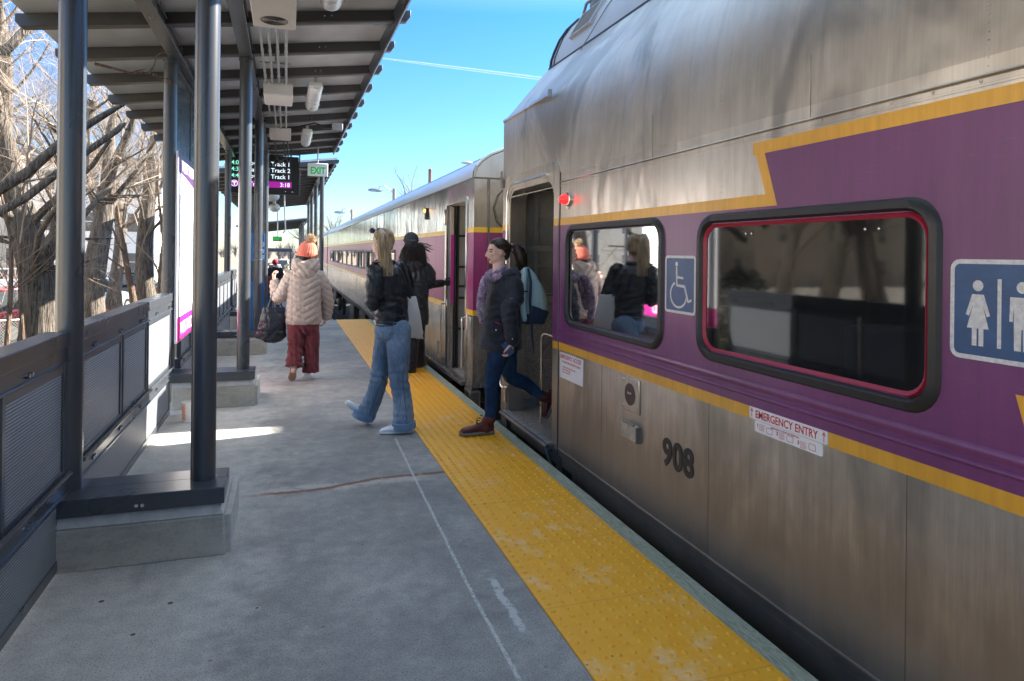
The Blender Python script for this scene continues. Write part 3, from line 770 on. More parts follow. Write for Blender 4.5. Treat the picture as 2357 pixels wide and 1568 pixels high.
mb.add([(1.9705,YE,-.25),(4.895,YE,-.25),(4.895,YE,2.7),(4.5,YE,3.25),(2.42,YE,3.25),(1.9705,YE,2.7)],[(0,1,2,3,4,5)])
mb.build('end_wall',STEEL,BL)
mb=MB(); dome=[(2.414,3.283),(2.425,3.36),(2.454,3.442),(2.508,3.565),(2.586,3.678),(2.70,3.79),(2.84,3.86),(3.1,3.93),(3.44,3.95)]
dm=dome+[(6.87-p[0],p[1]) for p in reversed(dome[:-1])]
YD=6.18
mb.rings([[(p[0],y,p[1]) for p in dm] for y in (YD,4,2,0,YB)],cap=True,closed=False)
mb.build('dome_roof',DOME,BL,smooth=50)
mb=MB()
mb.tube([(p[0]-.006,YD-.02,p[1]+.004) for p in dm],.014,6); mb.tube([(p[0]-.004,YD-.10,p[1]+.003) for p in dm],.005,6)
mb.extr([(2.395,3.275),(2.415,3.275),(2.415,3.293),(2.395,3.293)],'y',YB,YD); mb.build('roof_seam',BLACK,BL)
mb=MB()  # drip rails
mb.extr([(1.955,2.752),(1.978,2.742),(1.982,2.765),(1.96,2.772)],'y',5.05,YE-.01); mb.box(1.955,1.985,5.03,5.05,2.74,2.80)
mb.box(1.966,1.9695,YB,YE,2.012,2.0195); 
mb.build('drip_rail',STEEL,BL)
MB().box(1.9685,1.972,YB,4.80,2.0192,2.0206).build('seam_gap',BLACK,BL)
mb=MB(); mb.extr([(1.9698,2.037),(1.962,2.044),(1.9698,2.051)],'y',YB,4.80); mb.build('bead',STEEL,BL)
mb=MB()
for i in range(70): 
    y=4.7-i*.16
    mb.ell((1.9695,y,2.03),(.003,.006,.006),6,4)
mb.build('rivet_row',STEEL,BL,smooth=90)
mb=MB()
for yy in (4.05,2.86,1.74,.6): mb.box(1.9685,1.9697,yy,yy+.0022,.036,.776)
for yy in (3.43,2.2,1.0): mb.box(1.9685,1.9697,yy,yy+.0022,2.052,2.30)
mb.build('panel_seam',DSTEEL,BL)
mb=MB()
for yy in (4.05,3.43,2.75,1.45,.4):
    for k in range(9): mb.ell((1.9697,yy+.03,2.07+k*.026),(.0016,.0035,.0035),6,4)
    if yy>2.6:
        for k in range(8): mb.ell((1.9697,yy+.03,1.80+k*.026),(.0016,.0035,.0035),6,4)
mb.build('spot_weld',STEEL,BL,smooth=90)
# louvre on dome
mb=MB(); a=Vector((2.463,0,3.46)); b=Vector((2.60,0,3.69)); nrm=Vector((-(b-a).z,0,(b-a).x)).normalized()
def LP(y,t,o): p=a+(b-a)*t+nrm*o; return (p.x,y,p.z)
y0,y1=5.33,5.78
for (ya,yb,t0,t1) in ((y0,y1,0,.04),(y0,y1,.96,1),(y0,y0+.02,.04,.96),(y1-.02,y1,.04,.96)):
    mb.add([LP(ya,t0,-.02),LP(yb,t0,-.02),LP(yb,t1,-.02),LP(ya,t1,-.02),LP(ya,t0,.035),LP(yb,t0,.035),LP(yb,t1,.035),LP(ya,t1,.035)],[(0,3,2,1),(4,5,6,7),(0,1,5,4),(1,2,6,5),(2,3,7,6),(3,0,4,7)])
lv=mb.build('louvre_frame',DOME,BL)
mb=MB()
for i in range(10):
    yy=y0+.03+i*.042
    mb.add([LP(yy,.04,.01),LP(yy+.018,.04,.034),LP(yy+.018,.96,.034),LP(yy,.96,.01)],[(0,1,2,3)])
mb.add([LP(y0,.02,.018),LP(y1,.02,.018),LP(y1,.98,.018),LP(y0,.98,.018)],[(0,1,2,3)])
mb.build('louvre_slats',DSTEEL,lv)
mb=MB(); mb.box(2.7,2.8,5.75,5.9,3.8,3.88); mb.tube([(2.66,5.95,3.78),(2.62,5.8,3.82),(2.66,5.6,3.86)],.015,6); mb.tube([(2.3,5.2,3.19),(2.5,5.1,3.56),(2.6,5.0,3.70)],.004,4); mb.build('roof_conduit',DSTEEL,BL)
# belts
YS=.0012
mb=MB(); sheet_x(mb,XT-YS,ys,zs_(.832,1.7145),hole)
mb.add([(XT-YS,2.472,1.9465),(XT-YS,YB,1.9465),(XT-YS,YB,1.7145),(XT-YS,2.39,1.7145)],[(0,3,2,1)])
mb.build('purple_band',LPUR,BL)
mb=MB(); x=XT-YS*1.6
def yel(a,b,c,d): mb.quad((x,b,c),(x,a,c),(x,a,d),(x,b,d))
yel(DO[1],YE,1.7145,1.768); yel(2.46,DO[0],1.7145,1.768); yel(YB,2.548,1.9468,2.0)
mb.add([(x,2.4605,1.7145),(x,2.388,1.7145),(x,2.462,1.768)],[(0,1,2)])
mb.add([(x,2.528,1.9468),(x,2.462,1.768),(x,2.388,1.7145),(x,2.470,1.9468)],[(0,3,2,1)])
yel(DO[1],YE,.777,.832); yel(2.556,DO[0],.777,.832); yel(YB,2.087,.777,.832)
mb.add([(x,1.388,1.115),(x,1.315,1.115),(x,1.235,.832),(x,1.305,.832)],[(0,1,2,3)])
mb.build('yellow_stripe',LYEL,BL)
mb=MB(); 
for zc,hh in ((.925,.012),(.882,.007)): mb.extr([(1.9688,zc-hh*1.6),(1.961,zc-hh*.4),(1.961,zc+hh*.4),(1.9688,zc+hh*1.6)],'y',YB,DO[0]-.002)
mb.build('belt_moulding',LPUR,BL,smooth=60)
# skirt
mb=MB(); sk=[(1.9698,.0345),(1.9672,.028),(1.9672,.02),(1.974,.004),(1.978,-.028),(1.985,-.03),(1.985,-.036),(1.99,-.036),(2.04,-.42)]
for a,b in ((YB,DO[0]-.05),(DO[1]+.05,YE)): mb.rings([[(p[0],y,p[1]) for p in sk] for y in (b,a)],cap=False,closed=False)
mb.build('skirt',STEEL,BL,smooth=30)
mb=MB(); mb.box(2.1,4.8,YB,YE-.1,-.6,-.08); mb.box(2.0,2.1,4.6,4.82,-.6,-.1); mb.tube([(2.0,4.98,-.02),(2.06,4.9,-.3),(2.08,4.85,-.5)],.018,6)
mb.build('underframe',DARKSTEEL,BL)
# windows
def window(Wn,red,glass,label):
    a,b,c,d=Wn; r=.12; g=.048
    mb=MB(); O=rrect(a,b,c,d,r); I=rrect(a+g,b-g,c+g,d-g,r-g*.6)
    n=len(O)
    def rg(x,o): return [(x,p[0],p[1]) for p in o]
    M1=rrect(a+.01,b-.01,c+.01,d-.01,r-.005); M2=rrect(a+g-.012,b-g+.012,c+g-.012,d-g+.012,r-g*.55)
    mb.rings([rg(1.9692,O),rg(1.953,M1),rg(1.950,M2),rg(1.972,I)],cap=False)
    w=mb.build('window',GASK,BL,smooth=50)
    gi=g
    if red:
        gi=g+.019; mb=MB(); J=rrect(a+gi,b-gi,c+gi,d-gi,r-gi*.6); K=rrect(a+g+.006,b-g-.006,c+g+.006,d-g-.006,r-g*.7)
        mb.rings([rg(1.9722,I),rg(1.962,K),rg(1.975,J)],cap=False); mb.build('red_gasket',REDG,w,smooth=60)
    mb=MB(); gg=rrect(a+g-.01,b-g+.01,c+g-.01,d-g+.01,r-g*.6); x=1.976
    mb.add([(x,p[0],p[1]) for p in reversed(gg)],[tuple(range(len(gg)))])
    mb.build('pane',glass,w)
    return w
window(W1,False,GLASSM,''); w2=window(W2,True,GLASSD,'')
mb=MB()
for yy in (2.6,2.56,1.93,1.87): mb.ell((1.974,yy,1.60),(.004,.007,.007),8,5)
mb.build('pane_bolt',BOLT,w2,smooth=90)
# dim interior behind the windows
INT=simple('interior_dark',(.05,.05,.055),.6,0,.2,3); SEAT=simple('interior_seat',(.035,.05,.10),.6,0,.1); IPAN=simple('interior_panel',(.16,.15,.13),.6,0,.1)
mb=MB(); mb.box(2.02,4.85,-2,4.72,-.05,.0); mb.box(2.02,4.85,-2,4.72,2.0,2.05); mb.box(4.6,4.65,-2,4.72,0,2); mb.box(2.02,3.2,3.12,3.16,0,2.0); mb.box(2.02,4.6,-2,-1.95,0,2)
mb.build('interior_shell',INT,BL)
mb=MB(); 
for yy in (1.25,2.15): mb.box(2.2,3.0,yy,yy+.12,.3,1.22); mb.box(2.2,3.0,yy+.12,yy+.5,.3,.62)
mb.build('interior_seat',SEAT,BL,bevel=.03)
mb=MB(); mb.box(2.5,2.54,1.45,1.60,.4,1.3); mb.box(2.45,2.6,1.9,1.91,.8,1.5); mb.cyl((2.6,1.8,.0),(2.6,1.8,2.0),.02); mb.build('interior_panel',IPAN,BL)
# doorway
def jamb(mb,c0,c1): pass
O=rrect(DO[0]-.10,DO[1]+.13,-.5,DO[3]+.115,.13); I=rrect(DO[0],DO[1],-.45,DO[3],.16)
O=[(p[0],max(p[1],.0)) for p in O]; I=[(p[0],max(p[1],.0)) for p in I]
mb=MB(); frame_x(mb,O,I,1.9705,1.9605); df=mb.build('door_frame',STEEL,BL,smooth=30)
mb=MB()
O2=rrect(DO[0]-.001,DO[1]+.001,-.45,DO[3]+.001,.16); O2=[(p[0],max(p[1],.0)) for p in O2]; I2=rrect(DO[0]+.025,DO[1]-.03,-.45,DO[3]-.03,.14); I2=[(p[0],max(p[1],.0)) for p in I2]
frame_x(mb,O2,I2,2.12,1.968); mb.build('inner_jamb',STEEL,df,smooth=30)
mb=MB(); mb.tube([(1.957,DO[1]+.035,.35)]+[(1.957,p[0]+.035 if p[0]>5.5 else p[0],p[1]+.0) for p in rrect(DO[0]+.02,DO[1],-.45,DO[3]+.03,.16) if p[1]>1.2 and p[0]>5.0],.010,8)
mb.build('drip_lip',CHROME,df,smooth=60)
mb=MB(); x=1.9592
for (a,b) in ((DO[0]-.098,DO[0]-.001),(DO[1]+.001,DO[1]+.128)):
    mb.quad((x,b,.832),(x,a,.832),(x,a,1.7145),(x,b,1.7145),0)
    mb.quad((x,b,1.7145),(x,a,1.7145),(x,a,1.768),(x,b,1.768),1); mb.quad((x,b,.777),(x,a,.777),(x,a,.832),(x,b,.832),1)
mb.build('frame_band',[LPUR,LYEL],df)
MB().box(1.966,1.9712,DO[0]-.106,DO[0]-.1005,-.02,2.12).build('seam_gap',BLACK,df)
mb=MB(); mb.box(1.945,2.0,6.19,6.25,2.12,2.2); mb.box(1.94,1.95,6.2,6.24,2.16,2.28); mb.build('hinge',DSTEEL,BL,bevel=.004)
# vestibule
mb=MB(); yw=6.12
mb.box(2.05,3.6,yw,yw+.04,.0,2.3); mb.box(3.6,3.64,4.7,yw,0,2.3); mb.box(2.0,3.6,4.7,4.74,0,2.3); mb.box(2.0,3.64,4.7,yw,2.12,2.2)
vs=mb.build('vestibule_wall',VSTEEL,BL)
mb=MB()
for z in (1.86,1.38,1.02): mb.box(2.06,2.24,yw-.018,yw,z-.012,z+.012); mb.box(2.29,3.4,yw-.018,yw,z-.012,z+.012)
mb.box(2.06,3.4,yw-.03,yw,1.515,1.575); mb.box(2.245,2.285,yw-.022,yw,1.13,2.1); mb.box(2.06,2.1,yw-.04,yw,0,2.1)
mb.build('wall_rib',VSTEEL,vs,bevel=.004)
MB().box(2.1,3.4,yw-.012,yw-.001,.12,1.10).build('diamond_plate',PLATE,vs)
mb=MB(); mb.box(2.1,3.4,yw-.016,yw,1.10,1.12); mb.tube([(2.12,yw,1.96),(2.12,yw-.05,1.95),(2.12,yw-.06,1.9),(2.12,yw-.06,1.75),(2.12,yw-.05,1.70),(2.12,yw,1.69)],.011,8)
mb.tube([(2.06,5.9,2.06),(2.4,6.0,2.09)],.008,6); mb.build('grab_handle',CHROME,vs,smooth=60)
MB().box(1.985,3.6,4.74,yw,.0,.035).build('vestibule_floor',PLATE,BL)
mb=MB(); mb.box(1.90,1.985,4.84,6.02,.012,.045); mb.cyl((1.90,4.84,.03),(1.90,6.02,.03),.018,10); st=mb.build('door_step',DSTEEL,BL,smooth=40)
mb=MB()
for i in range(11): mb.box(1.915,1.975,4.87+i*.104,4.87+i*.104+.09,.0455,.052)
mb.build('step_pad',simple('step_pad',(.42,.41,.38),.5,.4,.15,20),st,bevel=.003)
mb=MB(); mb.box(1.99,2.05,4.84,6.0,-.12,.01); mb.tube([(1.93,4.98,.01),(1.97,4.93,-.15),(2.05,4.9,-.3)],.016,6); mb.box(1.96,2.05,6.04,6.2,-.35,.0); mb.box(1.98,2.06,4.78,4.86,-.5,.0); mb.build('step_bracket',DSTEEL,st)
mb=MB(); mb.tube([(2.1,5.5,.04),(2.1,5.5,.74),(2.1,5.49,.785),(2.1,5.46,.81),(2.1,5.40,.82),(2.1,4.92,.82)],.0125,10)
q=[PT(*p,X=2.32) for p in ((1222,925),(1226,880),(1232,845),(1244,815),(1262,792),(1285,775))]; q[0].z=.04
mb.tube(q,.017,10)
mb.build('handrail',CHROME,BL,smooth=60)
mb=MB(); mb.tube([(1.925,6.12,1.15),(1.925,6.12,.3),(1.925,6.10,.26),(1.925,6.05,.25),(1.96,6.03,.25)],.012,8); mb.cyl((1.95,6.05,.25),(1.95,6.05,.12),.012,8); mb.build('grab_rail',CHROME,BL,smooth=60)
# red marker lamp
p=Vector((1.955,4.63,1.90)); RL=Mat('red_lens',(.6,.01,.015),.15,Emission_Strength=.35); RL.set('Emission Color',(1,.02,.02)); 
mb=MB(); mb.tube([p+Vector((.014,0,0)),p+Vector((-.004,0,0)),p+Vector((-.01,0,0))],[.052,.052,.040],20); mb.cyl(p+Vector((0,0,-.045)),p+Vector((.012,0,-.07)),.012,8)
ml=mb.build('marker_lamp',CHROME,BL,smooth=40)
MB().tube([p+Vector((-.0,0,0)),p+Vector((-.03,0,0)),p+Vector((-.05,0,0)),p+Vector((-.062,0,0)),p+Vector((-.066,0,0))],[.040,.038,.028,.013,.003],18).build('red_lens',RL.m,ml,smooth=60)
# number, stickers
text('coach_number','908',.200,BLK,BL,(1.967,3.285,.366),(0,-1,0),(0,0,1),bold=.0065,xs=.98,spacing=1.04)
def plate(name,ya,yb,za,zb,mat,par=BL,r=.004,xf=.0025):
    mb=MB(); o=rrect(yb,ya,za,zb,r,4); mb.rings([[(XT-.0003,p[0],p[1]) for p in o],[(XT-xf-.0005,p[0],p[1]) for p in o]]); return mb.build(name,mat,par)
s=plate('emergency_access_sign',4.765,4.345,.575,.763,WHS); X_=XT-.0035
def tx(n,st,size,ya,z,par,mat=REDP,bold=.0001,xs=1.): text(n,st,size,mat,par,(X_,ya,z),(0,-1,0),(0,0,1),bold=bold,xs=xs,depth=.0003)
tx('sign_lettering','EMERGENCY ACCESS',.043,4.755,.722,s,bold=.0006,xs=.93)
tx('sign_lettering','TO OPEN SIDE DOOR OF COACH',.0225,4.72,.69,s,bold=.0003,xs=.97)
tx('sign_lettering','1. RAISE HANDLE AND PULL COVER',.015,4.72,.655,s); tx('sign_lettering','2. UNLOCK SIDE DOOR',.015,4.72,.637,s); tx('sign_lettering','3. SLIDE DOOR OPEN',.015,4.72,.619,s)
s=plate('emergency_entry_sign',2.552,2.09,.781,.832,WHS)
tx('sign_lettering','EMERGENCY ENTRY',.047,2.512,.790,s,bold=.0008,xs=.87)
mb=MB()
for yc in (2.535,2.108):
    mb.add([(X_,yc+.002,.787),(X_,yc-.002,.787),(X_,yc-.002,.818),(X_,yc+.002,.818)],[(0,1,2,3)])
    mb.add([(X_,yc,.829),(X_,yc-.010,.812),(X_,yc-.007,.810),(X_,yc,.820),(X_,yc+.007,.810),(X_,yc+.010,.812)],[(0,5,4,3,2,1)])
mb.build('red_arrow',REDP,s)
s=plate('window_removal_sign',2.515,2.115,.729,.778,WHS,r=.008)
tx('sign_lettering','EMERGENCY WINDOW REMOVAL',.011,2.41,.766,s)
mb=MB()
for k,yc in enumerate((2.50,2.375,2.25)):
    tx('sign_lettering',str(k+1),.02,yc,.752-.004*k,s,bold=.001)
    for j in range(5): mb.quad((X_,yc-.015,.765-j*.006-.004*k),(X_,yc-.015-random.uniform(.025,.04),.765-j*.006-.004*k),(X_,yc-.05,.767-j*.006-.004*k),(X_,yc-.015,.767-j*.006-.004*k))
    a=rrect(yc-.10,yc-.062,.738,.764,.006,3); b=rrect(yc-.098,yc-.064,.740,.762,.005,3)
    frame_x(mb,a,b,X_+.0005,X_)
mb.build('instruction_print',REDP,s)
# pictograms
def picto(name,ya,yb,za,zb,r):
    s=plate(name,ya,yb,za,zb,SGREY,r=r)
    mb=MB(); o=rrect(yb+.014,ya-.014,za+.014,zb-.014,r*.6,5); mb.rings([[(XT-.0029,p[0],p[1]) for p in o],[(XT-.0036,p[0],p[1]) for p in o]]); mb.build('blue_field',SBLUE,s)
    return s
XP=XT-.0042
def disc(mb,y,z,r,n=20): mb.add([(XP,y-r*math.cos(2*math.pi*k/n),z+r*math.sin(2*math.pi*k/n)) for k in range(n)],[tuple(range(n))])
def bar2(mb,p,q,w):
    p=Vector((0,)+p); q=Vector((0,)+q); d=(q-p).normalized(); s=Vector((0,-d.z,d.y))*w/2
    vs=[(XP,)+tuple((v)[1:]) for v in (p+s,q+s,q-s,p-s)]
    mb.add(vs,[(0,1,2,3)])
s=picto('wheelchair_sign',3.276,2.984,1.192,1.497,.02)
mb=MB(); disc(mb,3.160,1.452,.013)
bar2(mb,(3.160,1.437),(3.157,1.335),.014); bar2(mb,(3.16,1.383),(3.095,1.379),.012); bar2(mb,(3.158,1.34),(3.083,1.336),.014); bar2(mb,(3.085,1.34),(3.047,1.255),.014); bar2(mb,(3.047,1.258),(3.018,1.270),.012)
arc=[(3.135+.075*math.cos(t),1.285+.064*math.sin(t)) for t in [R(105-k*12) for k in range(0,-1,-1)]]
pts=[]
for k in range(0,21):
    t=R(75+k*(255)/20); pts.append((3.14-.075*-math.cos(t),1.295+.064*math.sin(t)))
pts=[(3.14+.078*math.cos(R(62-k*14+0)),1.292+.068*math.sin(R(62-k*14))) for k in range(0,18)]
for p,q_ in zip(pts[:-1],pts[1:]): bar2(mb,p,q_,.0115)
mb.build('wheelchair_symbol',SGREY,s)
s=picto('restroom_sign',1.59,1.16,1.195,1.497,.03)
mb=MB()
disc(mb,1.500,1.418,.0165)
XPf=lambda L:[(XP,y,z) for y,z in L]
wy=1.5
mb.add(XPf([(wy+.018,1.392),(wy+.038,1.33),(wy+.028,1.326),(wy+.015,1.36),(wy+.034,1.29),(wy+.018,1.29),(wy+.018,1.238),(wy+.003,1.238),(wy+.003,1.29),(wy-.003,1.29),(wy-.003,1.238),(wy-.018,1.238),(wy-.018,1.29),(wy-.034,1.29),(wy-.015,1.36),(wy-.028,1.326),(wy-.038,1.33),(wy-.018,1.392)]),[tuple(range(17,-1,-1))])
bar2(mb,(1.435,1.44),(1.435,1.238),.012)
wy=1.37
disc(mb,wy,1.418,.0165)
mb.add(XPf([(wy+.034,1.39),(wy+.036,1.32),(wy+.026,1.32),(wy+.024,1.37),(wy+.022,1.238),(wy+.003,1.238),(wy+.002,1.30),(wy-.002,1.30),(wy-.003,1.238),(wy-.022,1.238),(wy-.024,1.37),(wy-.026,1.32),(wy-.036,1.32),(wy-.034,1.39)]),[tuple(range(13,-1,-1))])
bar2(mb,(1.315,1.44),(1.315,1.238),.012); disc(mb,1.255,1.418,.0165); bar2(mb,(1.255,1.39),(1.255,1.25),.04)
mb.build('restroom_symbol',SGREY,s)
# round recess plate and small box
MB().box(1.958,1.9697,3.537,3.745,.562,.766).build('lock_plate',STEEL,BL,bevel=.004)
mb=MB(); mb.tube([(1.9585,3.645,.665),(1.9565,3.645,.665)],[.066,.066],28); lk=mb.build('lock_disc',simple('lock_brown',(.07,.045,.04),.4,.2,.15,15),BL)
mb=MB(); mb.cyl((1.956,3.64,.675),(1.945,3.64,.675),.010,10); mb.box(1.948,1.953,3.61,3.66,.668,.682); mb.build('lock_handle',CHROME,lk)
mb=MB()
for yy in (3.56,3.722):
    for zz in (.585,.743): mb.ell((1.957,yy,zz),(.004,.007,.007),8,5)
mb.build('plate_screw',BOLT,lk,smooth=90)
mb=MB(); mb.box(1.945,1.9697,3.54,3.73,.395,.498); bx=mb.build('hinged_box',simple('box_worn_paint',(.42,.39,.34),.5,.4,.25,25),BL,bevel=.008)
mb=MB(); mb.cyl((1.943,3.57,.497),(1.943,3.70,.497),.008,8); mb.box(1.94,1.9697,3.532,3.5398,.40,.49); mb.build('box_hinge',DSTEEL,bx)
# ============================================================ SINGLE-LEVEL COACHES
def coach(Y0,Y1,label,door=True):
    c=thing('passenger_coach',(3.4,(Y0+Y1)/2,-1.2),label,'train coach')
    D=(Y0+.33,Y0+1.32,.0,2.10)
    hd=(lambda y,z: D[0]<y<D[1] and z<D[3]) if door else (lambda y,z:False)
    ys=sorted({Y0,Y1,D[0],D[1]}); 
    mb=MB(); sheet_x(mb,XT,ys,[0,2.10,2.335],hd); mb.box(XT+.006,4.9,Y1-.05,Y1,0,2.33); mb.box(4.89,4.9,Y0,Y1,0,2.33); 
    mb.build('body_side',STEELC,c)
    mb=MB(); pr=[(1.968,2.335),(1.975,2.40),(2.0,2.46),(2.06,2.53),(2.16,2.60),(2.30,2.66),(2.6,2.75),(3.0,2.81),(3.43,2.83)]
    pr=pr+[(6.87-p[0],p[1]) for p in reversed(pr[:-1])]
    mb.rings([[(p[0],y,p[1]) for p in pr] for y in (Y0+.02,Y1)],cap=True,closed=False); 
    rf=mb.build('roof',ROOFST,c,smooth=50)
    mb=MB()
    for i in range(10):
        k=4+i*.4; p=pr[int(k)]; q=pr[min(int(k)+1,len(pr)-1)]; f=k-int(k); x=p[0]+(q[0]-p[0])*f; z=p[1]+(q[1]-p[1])*f
        mb.extr([(x-.012,z),(x,z+.012),(x+.012,z+.003)],'y',Y0+.06,Y1)
    mb.tube([(p[0]-.004,Y0+.0,p[1]) for p in pr],.02,6)
    mb.build('roof_rib',STEELC,rf)
    mb=MB(); pe=[(1.972,0)]+[(p[0]+.004,p[1]-.004) for p in pr]+[(4.9,0)]
    mb.add([(p[0],Y0+.012,p[1]) for p in pe],[tuple(range(len(pe)))])
    ew=mb.build('end_wall',STEELC,c)
    mb=MB(); y=Y0+.0095
    mb.quad((1.973,y,.862),(4.88,y,.862),(4.88,y,1.727),(1.973,y,1.727),0); mb.quad((1.973,y,1.7275),(4.88,y,1.7275),(4.88,y,1.785),(1.973,y,1.785),1); mb.quad((1.973,y,.80),(4.88,y,.80),(4.88,y,.8615),(1.973,y,.8615),1)
    mb.build('end_band',[LPURC,LYELC],ew)
    mb=MB(); mb.box(2.13,2.145,Y0-.02,Y0+.009,0,2.33); mb.box(1.975,2.6,Y0-.005,Y0+.009,2.325,2.34); mb.tube([(2.40,Y0-.01,2.3),(2.25,Y0-.02,2.15),(2.2,Y0-.02,2.0),(2.24,Y0-.02,1.85),(2.36,Y0-.01,1.75)],.007,5); mb.build('end_seam',DSTEEL,ew)
    mb=MB(); x=XT-.0012
    sheet_x(mb,x,ys,[.862,1.727],hd); mb.build('purple_band',LPURC,c)
    mb=MB(); x=XT-.002
    sheet_x(mb,x,ys,[1.7275,1.785],hd); sheet_x(mb,x,ys,[.80,.8615],hd); mb.build('yellow_stripe',LYELC,c)
    # windows
    y=Y0+5.7; 
    while y+1.5<Y1-1.5:
        mb=MB(); frame_x(mb,rrect(y,y+1.5,1.03,1.545,.05,3),rrect(y+.05,y+1.45,1.075,1.50,.03,3),XT-.0008,XT-.014); wi=mb.build('window',GASK,c)
        mb=MB(); mb.quad((XT-.006,y+1.46,1.07),(XT-.006,y+.04,1.07),(XT-.006,y+.04,1.505),(XT-.006,y+1.46,1.505)); mb.build('pane',WPANE,wi); y+=1.83
    # skirt and seams
    mb=MB(); sk=[(XT-.001,.0),(XT-.008,-.005),(XT-.008,-.03),(XT+.012,-.04),(XT+.05,-.16),(XT+.3,-.17)]
    for a,b in ((D[1],Y1),(Y0,D[0])): mb.rings([[(p[0],yy,p[1]) for p in sk] for yy in (b,a)],cap=False,closed=False)
    mb.build('skirt',STEELK,c,smooth=30)
    mb=MB(); mb.box(2.3,4.6,Y0+.3,Y1-.3,-.45,-.1)
    for yy in (Y0+9.5,Y0+12,Y0+15.2): mb.box(2.1,2.9,yy,yy+1.6,-.85,-.17)
    mb.build('underframe',DARKSTEEL,c,bevel=.01)
    for yy in (Y0+3.5,Y1-4.2):
        mb=MB(); mb.box(2.12,2.26,yy-1.5,yy+1.5,-.72,-.5); mb.box(2.05,2.3,yy-.5,yy+.5,-.55,-.2)
        for s in (-1.1,1.1): mb.box(2.1,2.3,yy+s-.2,yy+s+.2,-.9,-.55); mb.cyl((2.12,yy+s*.5,-.5),(2.12,yy+s*.5,-.2),.09,12)
        tk=mb.build('bogie',DARKSTEEL,c,bevel=.01)
        for s in (-1.1,1.1): mb=MB(); mb.cyl((2.28,yy+s,-.76),(2.40,yy+s,-.76),.44,28); mb.build('wheel',DARKSTEEL,tk,smooth=30)
    if door:
        # recess
        d0,d1=D[0],D[1]
        mb=MB(); mb.box(1.985,2.9,d1,d1+.03,0,2.12); mb.box(1.985,2.9,d0-.03,d0,0,2.12); mb.box(2.9,2.93,d0,d1,0,2.12); mb.box(1.99,2.93,d0-.03,d1,2.10,2.13); mb.box(1.985,2.93,d0,d1,-.02,.02)
        mb.box(2.21,2.24,d0,d1,.02,2.1)
        v=mb.build('vestibule_wall',simple('recess_steel',(.5,.47,.42),.45,.3,.15,6),c)
        mb=MB()
        mb.box(2.03,2.07,d1-.05,d1-.001,.02,2.1,0); mb.box(2.09,2.115,d1-.07,d1-.001,.02,2.1,0); mb.box(2.24,2.26,d1-.02,d1-.001,.02,2.1,0)
        for z in (.5,.9,1.05,1.3,1.7): mb.box(2.12,2.24,d1-.03,d1-.001,z,z+.03,0)
        mb.build('door_track',BLACK,v)
        mb=MB(); mb.box(1.992,2.028,d1-.12,d1-.08,.03,2.08); dl=mb.build('door_leaf',STEELC,c)
        MB().box(1.988,2.03,d1-.14,d1-.1205,.862,1.727).build('leaf_band',simple('leaf_magenta',(.5,.03,.25),.3,0,.05),dl)
        mb=MB(); frame_x(mb,rrect(d0-.06,d1+.08,-.3,2.15,.06,4),rrect(d0,d1,-.3,2.10,.05,4),XT,XT-.012); 
        mb.v=[(v_[0],v_[1],max(v_[2],.0)) for v_ in mb.v]; mb.build('door_frame',STEELC,c,smooth=30)
        mb=MB(); mb.box(XT-.04,XT-.012,d1+.0,d1+.06,1.85,2.06); mb.build('door_hood',STEELC,c,bevel=.01)
        mb=MB(); 
        for yy,za,zb in ((d1+.10,.12,.84),(d0-.03,.16,.76)):
            mb.tube([(XT-.005,yy,zb),(XT-.05,yy,zb-.01),(XT-.05,yy,zb-.05),(XT-.05,yy,za+.05),(XT-.05,yy,za+.01),(XT-.005,yy,za)],.012,8)
        mb.build('handrail',CHROME,c,smooth=60)
        mb=MB(); mb.box(XT-.06,2.0,d0-.05,d1+.02,-.02,.03); st=mb.build('door_step',DSTEEL,c,bevel=.004)
        mb=MB(); mb.box(XT-.055,XT-.01,d0,d1,.0305,.036); mb.build('step_pad',STEELC,st)
        mb=MB(); mb.box(XT-.03,XT+.1,d0-.33,d0-.06,-.30,-.03); mb.build('step_housing',STEELK,c,bevel=.02)
        mb=MB(); mb.quad((XT-.0315,d0-.10,-.22),(XT-.0315,d0-.2,-.22),(XT-.0315,d0-.2,-.1),(XT-.0315,d0-.10,-.1)); mb.quad((XT-.0098,d1+1.05,-.028),(XT-.0098,d1+.93,-.028),(XT-.0098,d1+.93,.0),(XT-.0098,d1+1.05,.0))
        mb.build('reflector',LYELC,c)
        mb=MB(); mb.quad((XT-.0135,d0-.02,.62),(XT-.0135,d0-.055,.62),(XT-.0135,d0-.055,.80),(XT-.0135,d0-.02,.80)); sg=mb.build('door_sticker',simple('sticker_red2',(.6,.04,.04),.5,0,0),c)
        mb=MB(); mb.box(XT-.03,XT-.001,Y0+2.6,Y0+2.68,1.98,2.15); dd=mb.build('marker_lamp',BLACK,c,bevel=.005)
        mb=MB(); mb.ell((XT-.035,Y0+2.64,2.11),(.02,.025,.025),10,6); am=Mat('amber_lens',(.8,.3,.02),.2,Emission_Strength=1.2); am.set('Emission Color',(1,.45,.05)); mb.build('amber_lens',am.m,dd,smooth=90)
        mb=MB(); 
        for z in (2.06,2.01): mb.ell((XT-.03,Y0+2.64,z),(.012,.02,.02),10,6)
        mb.build('dark_lens',DSTEEL,dd,smooth=90)
        mb=MB(); O=rrect(Y0+2.9,Y0+3.25,.42,.72,.03,4); frame_x(mb,O,rrect(Y0+2.93,Y0+3.22,.45,.69,.025,4),XT,XT-.012); mb.quad((XT-.002,Y0+1.85,.12),(XT-.002,Y0+1.68,.12),(XT-.002,Y0+1.68,.30),(XT-.002,Y0+1.85,.30)); mb.build('hatch',DSTEEL,c)
    mb=MB()
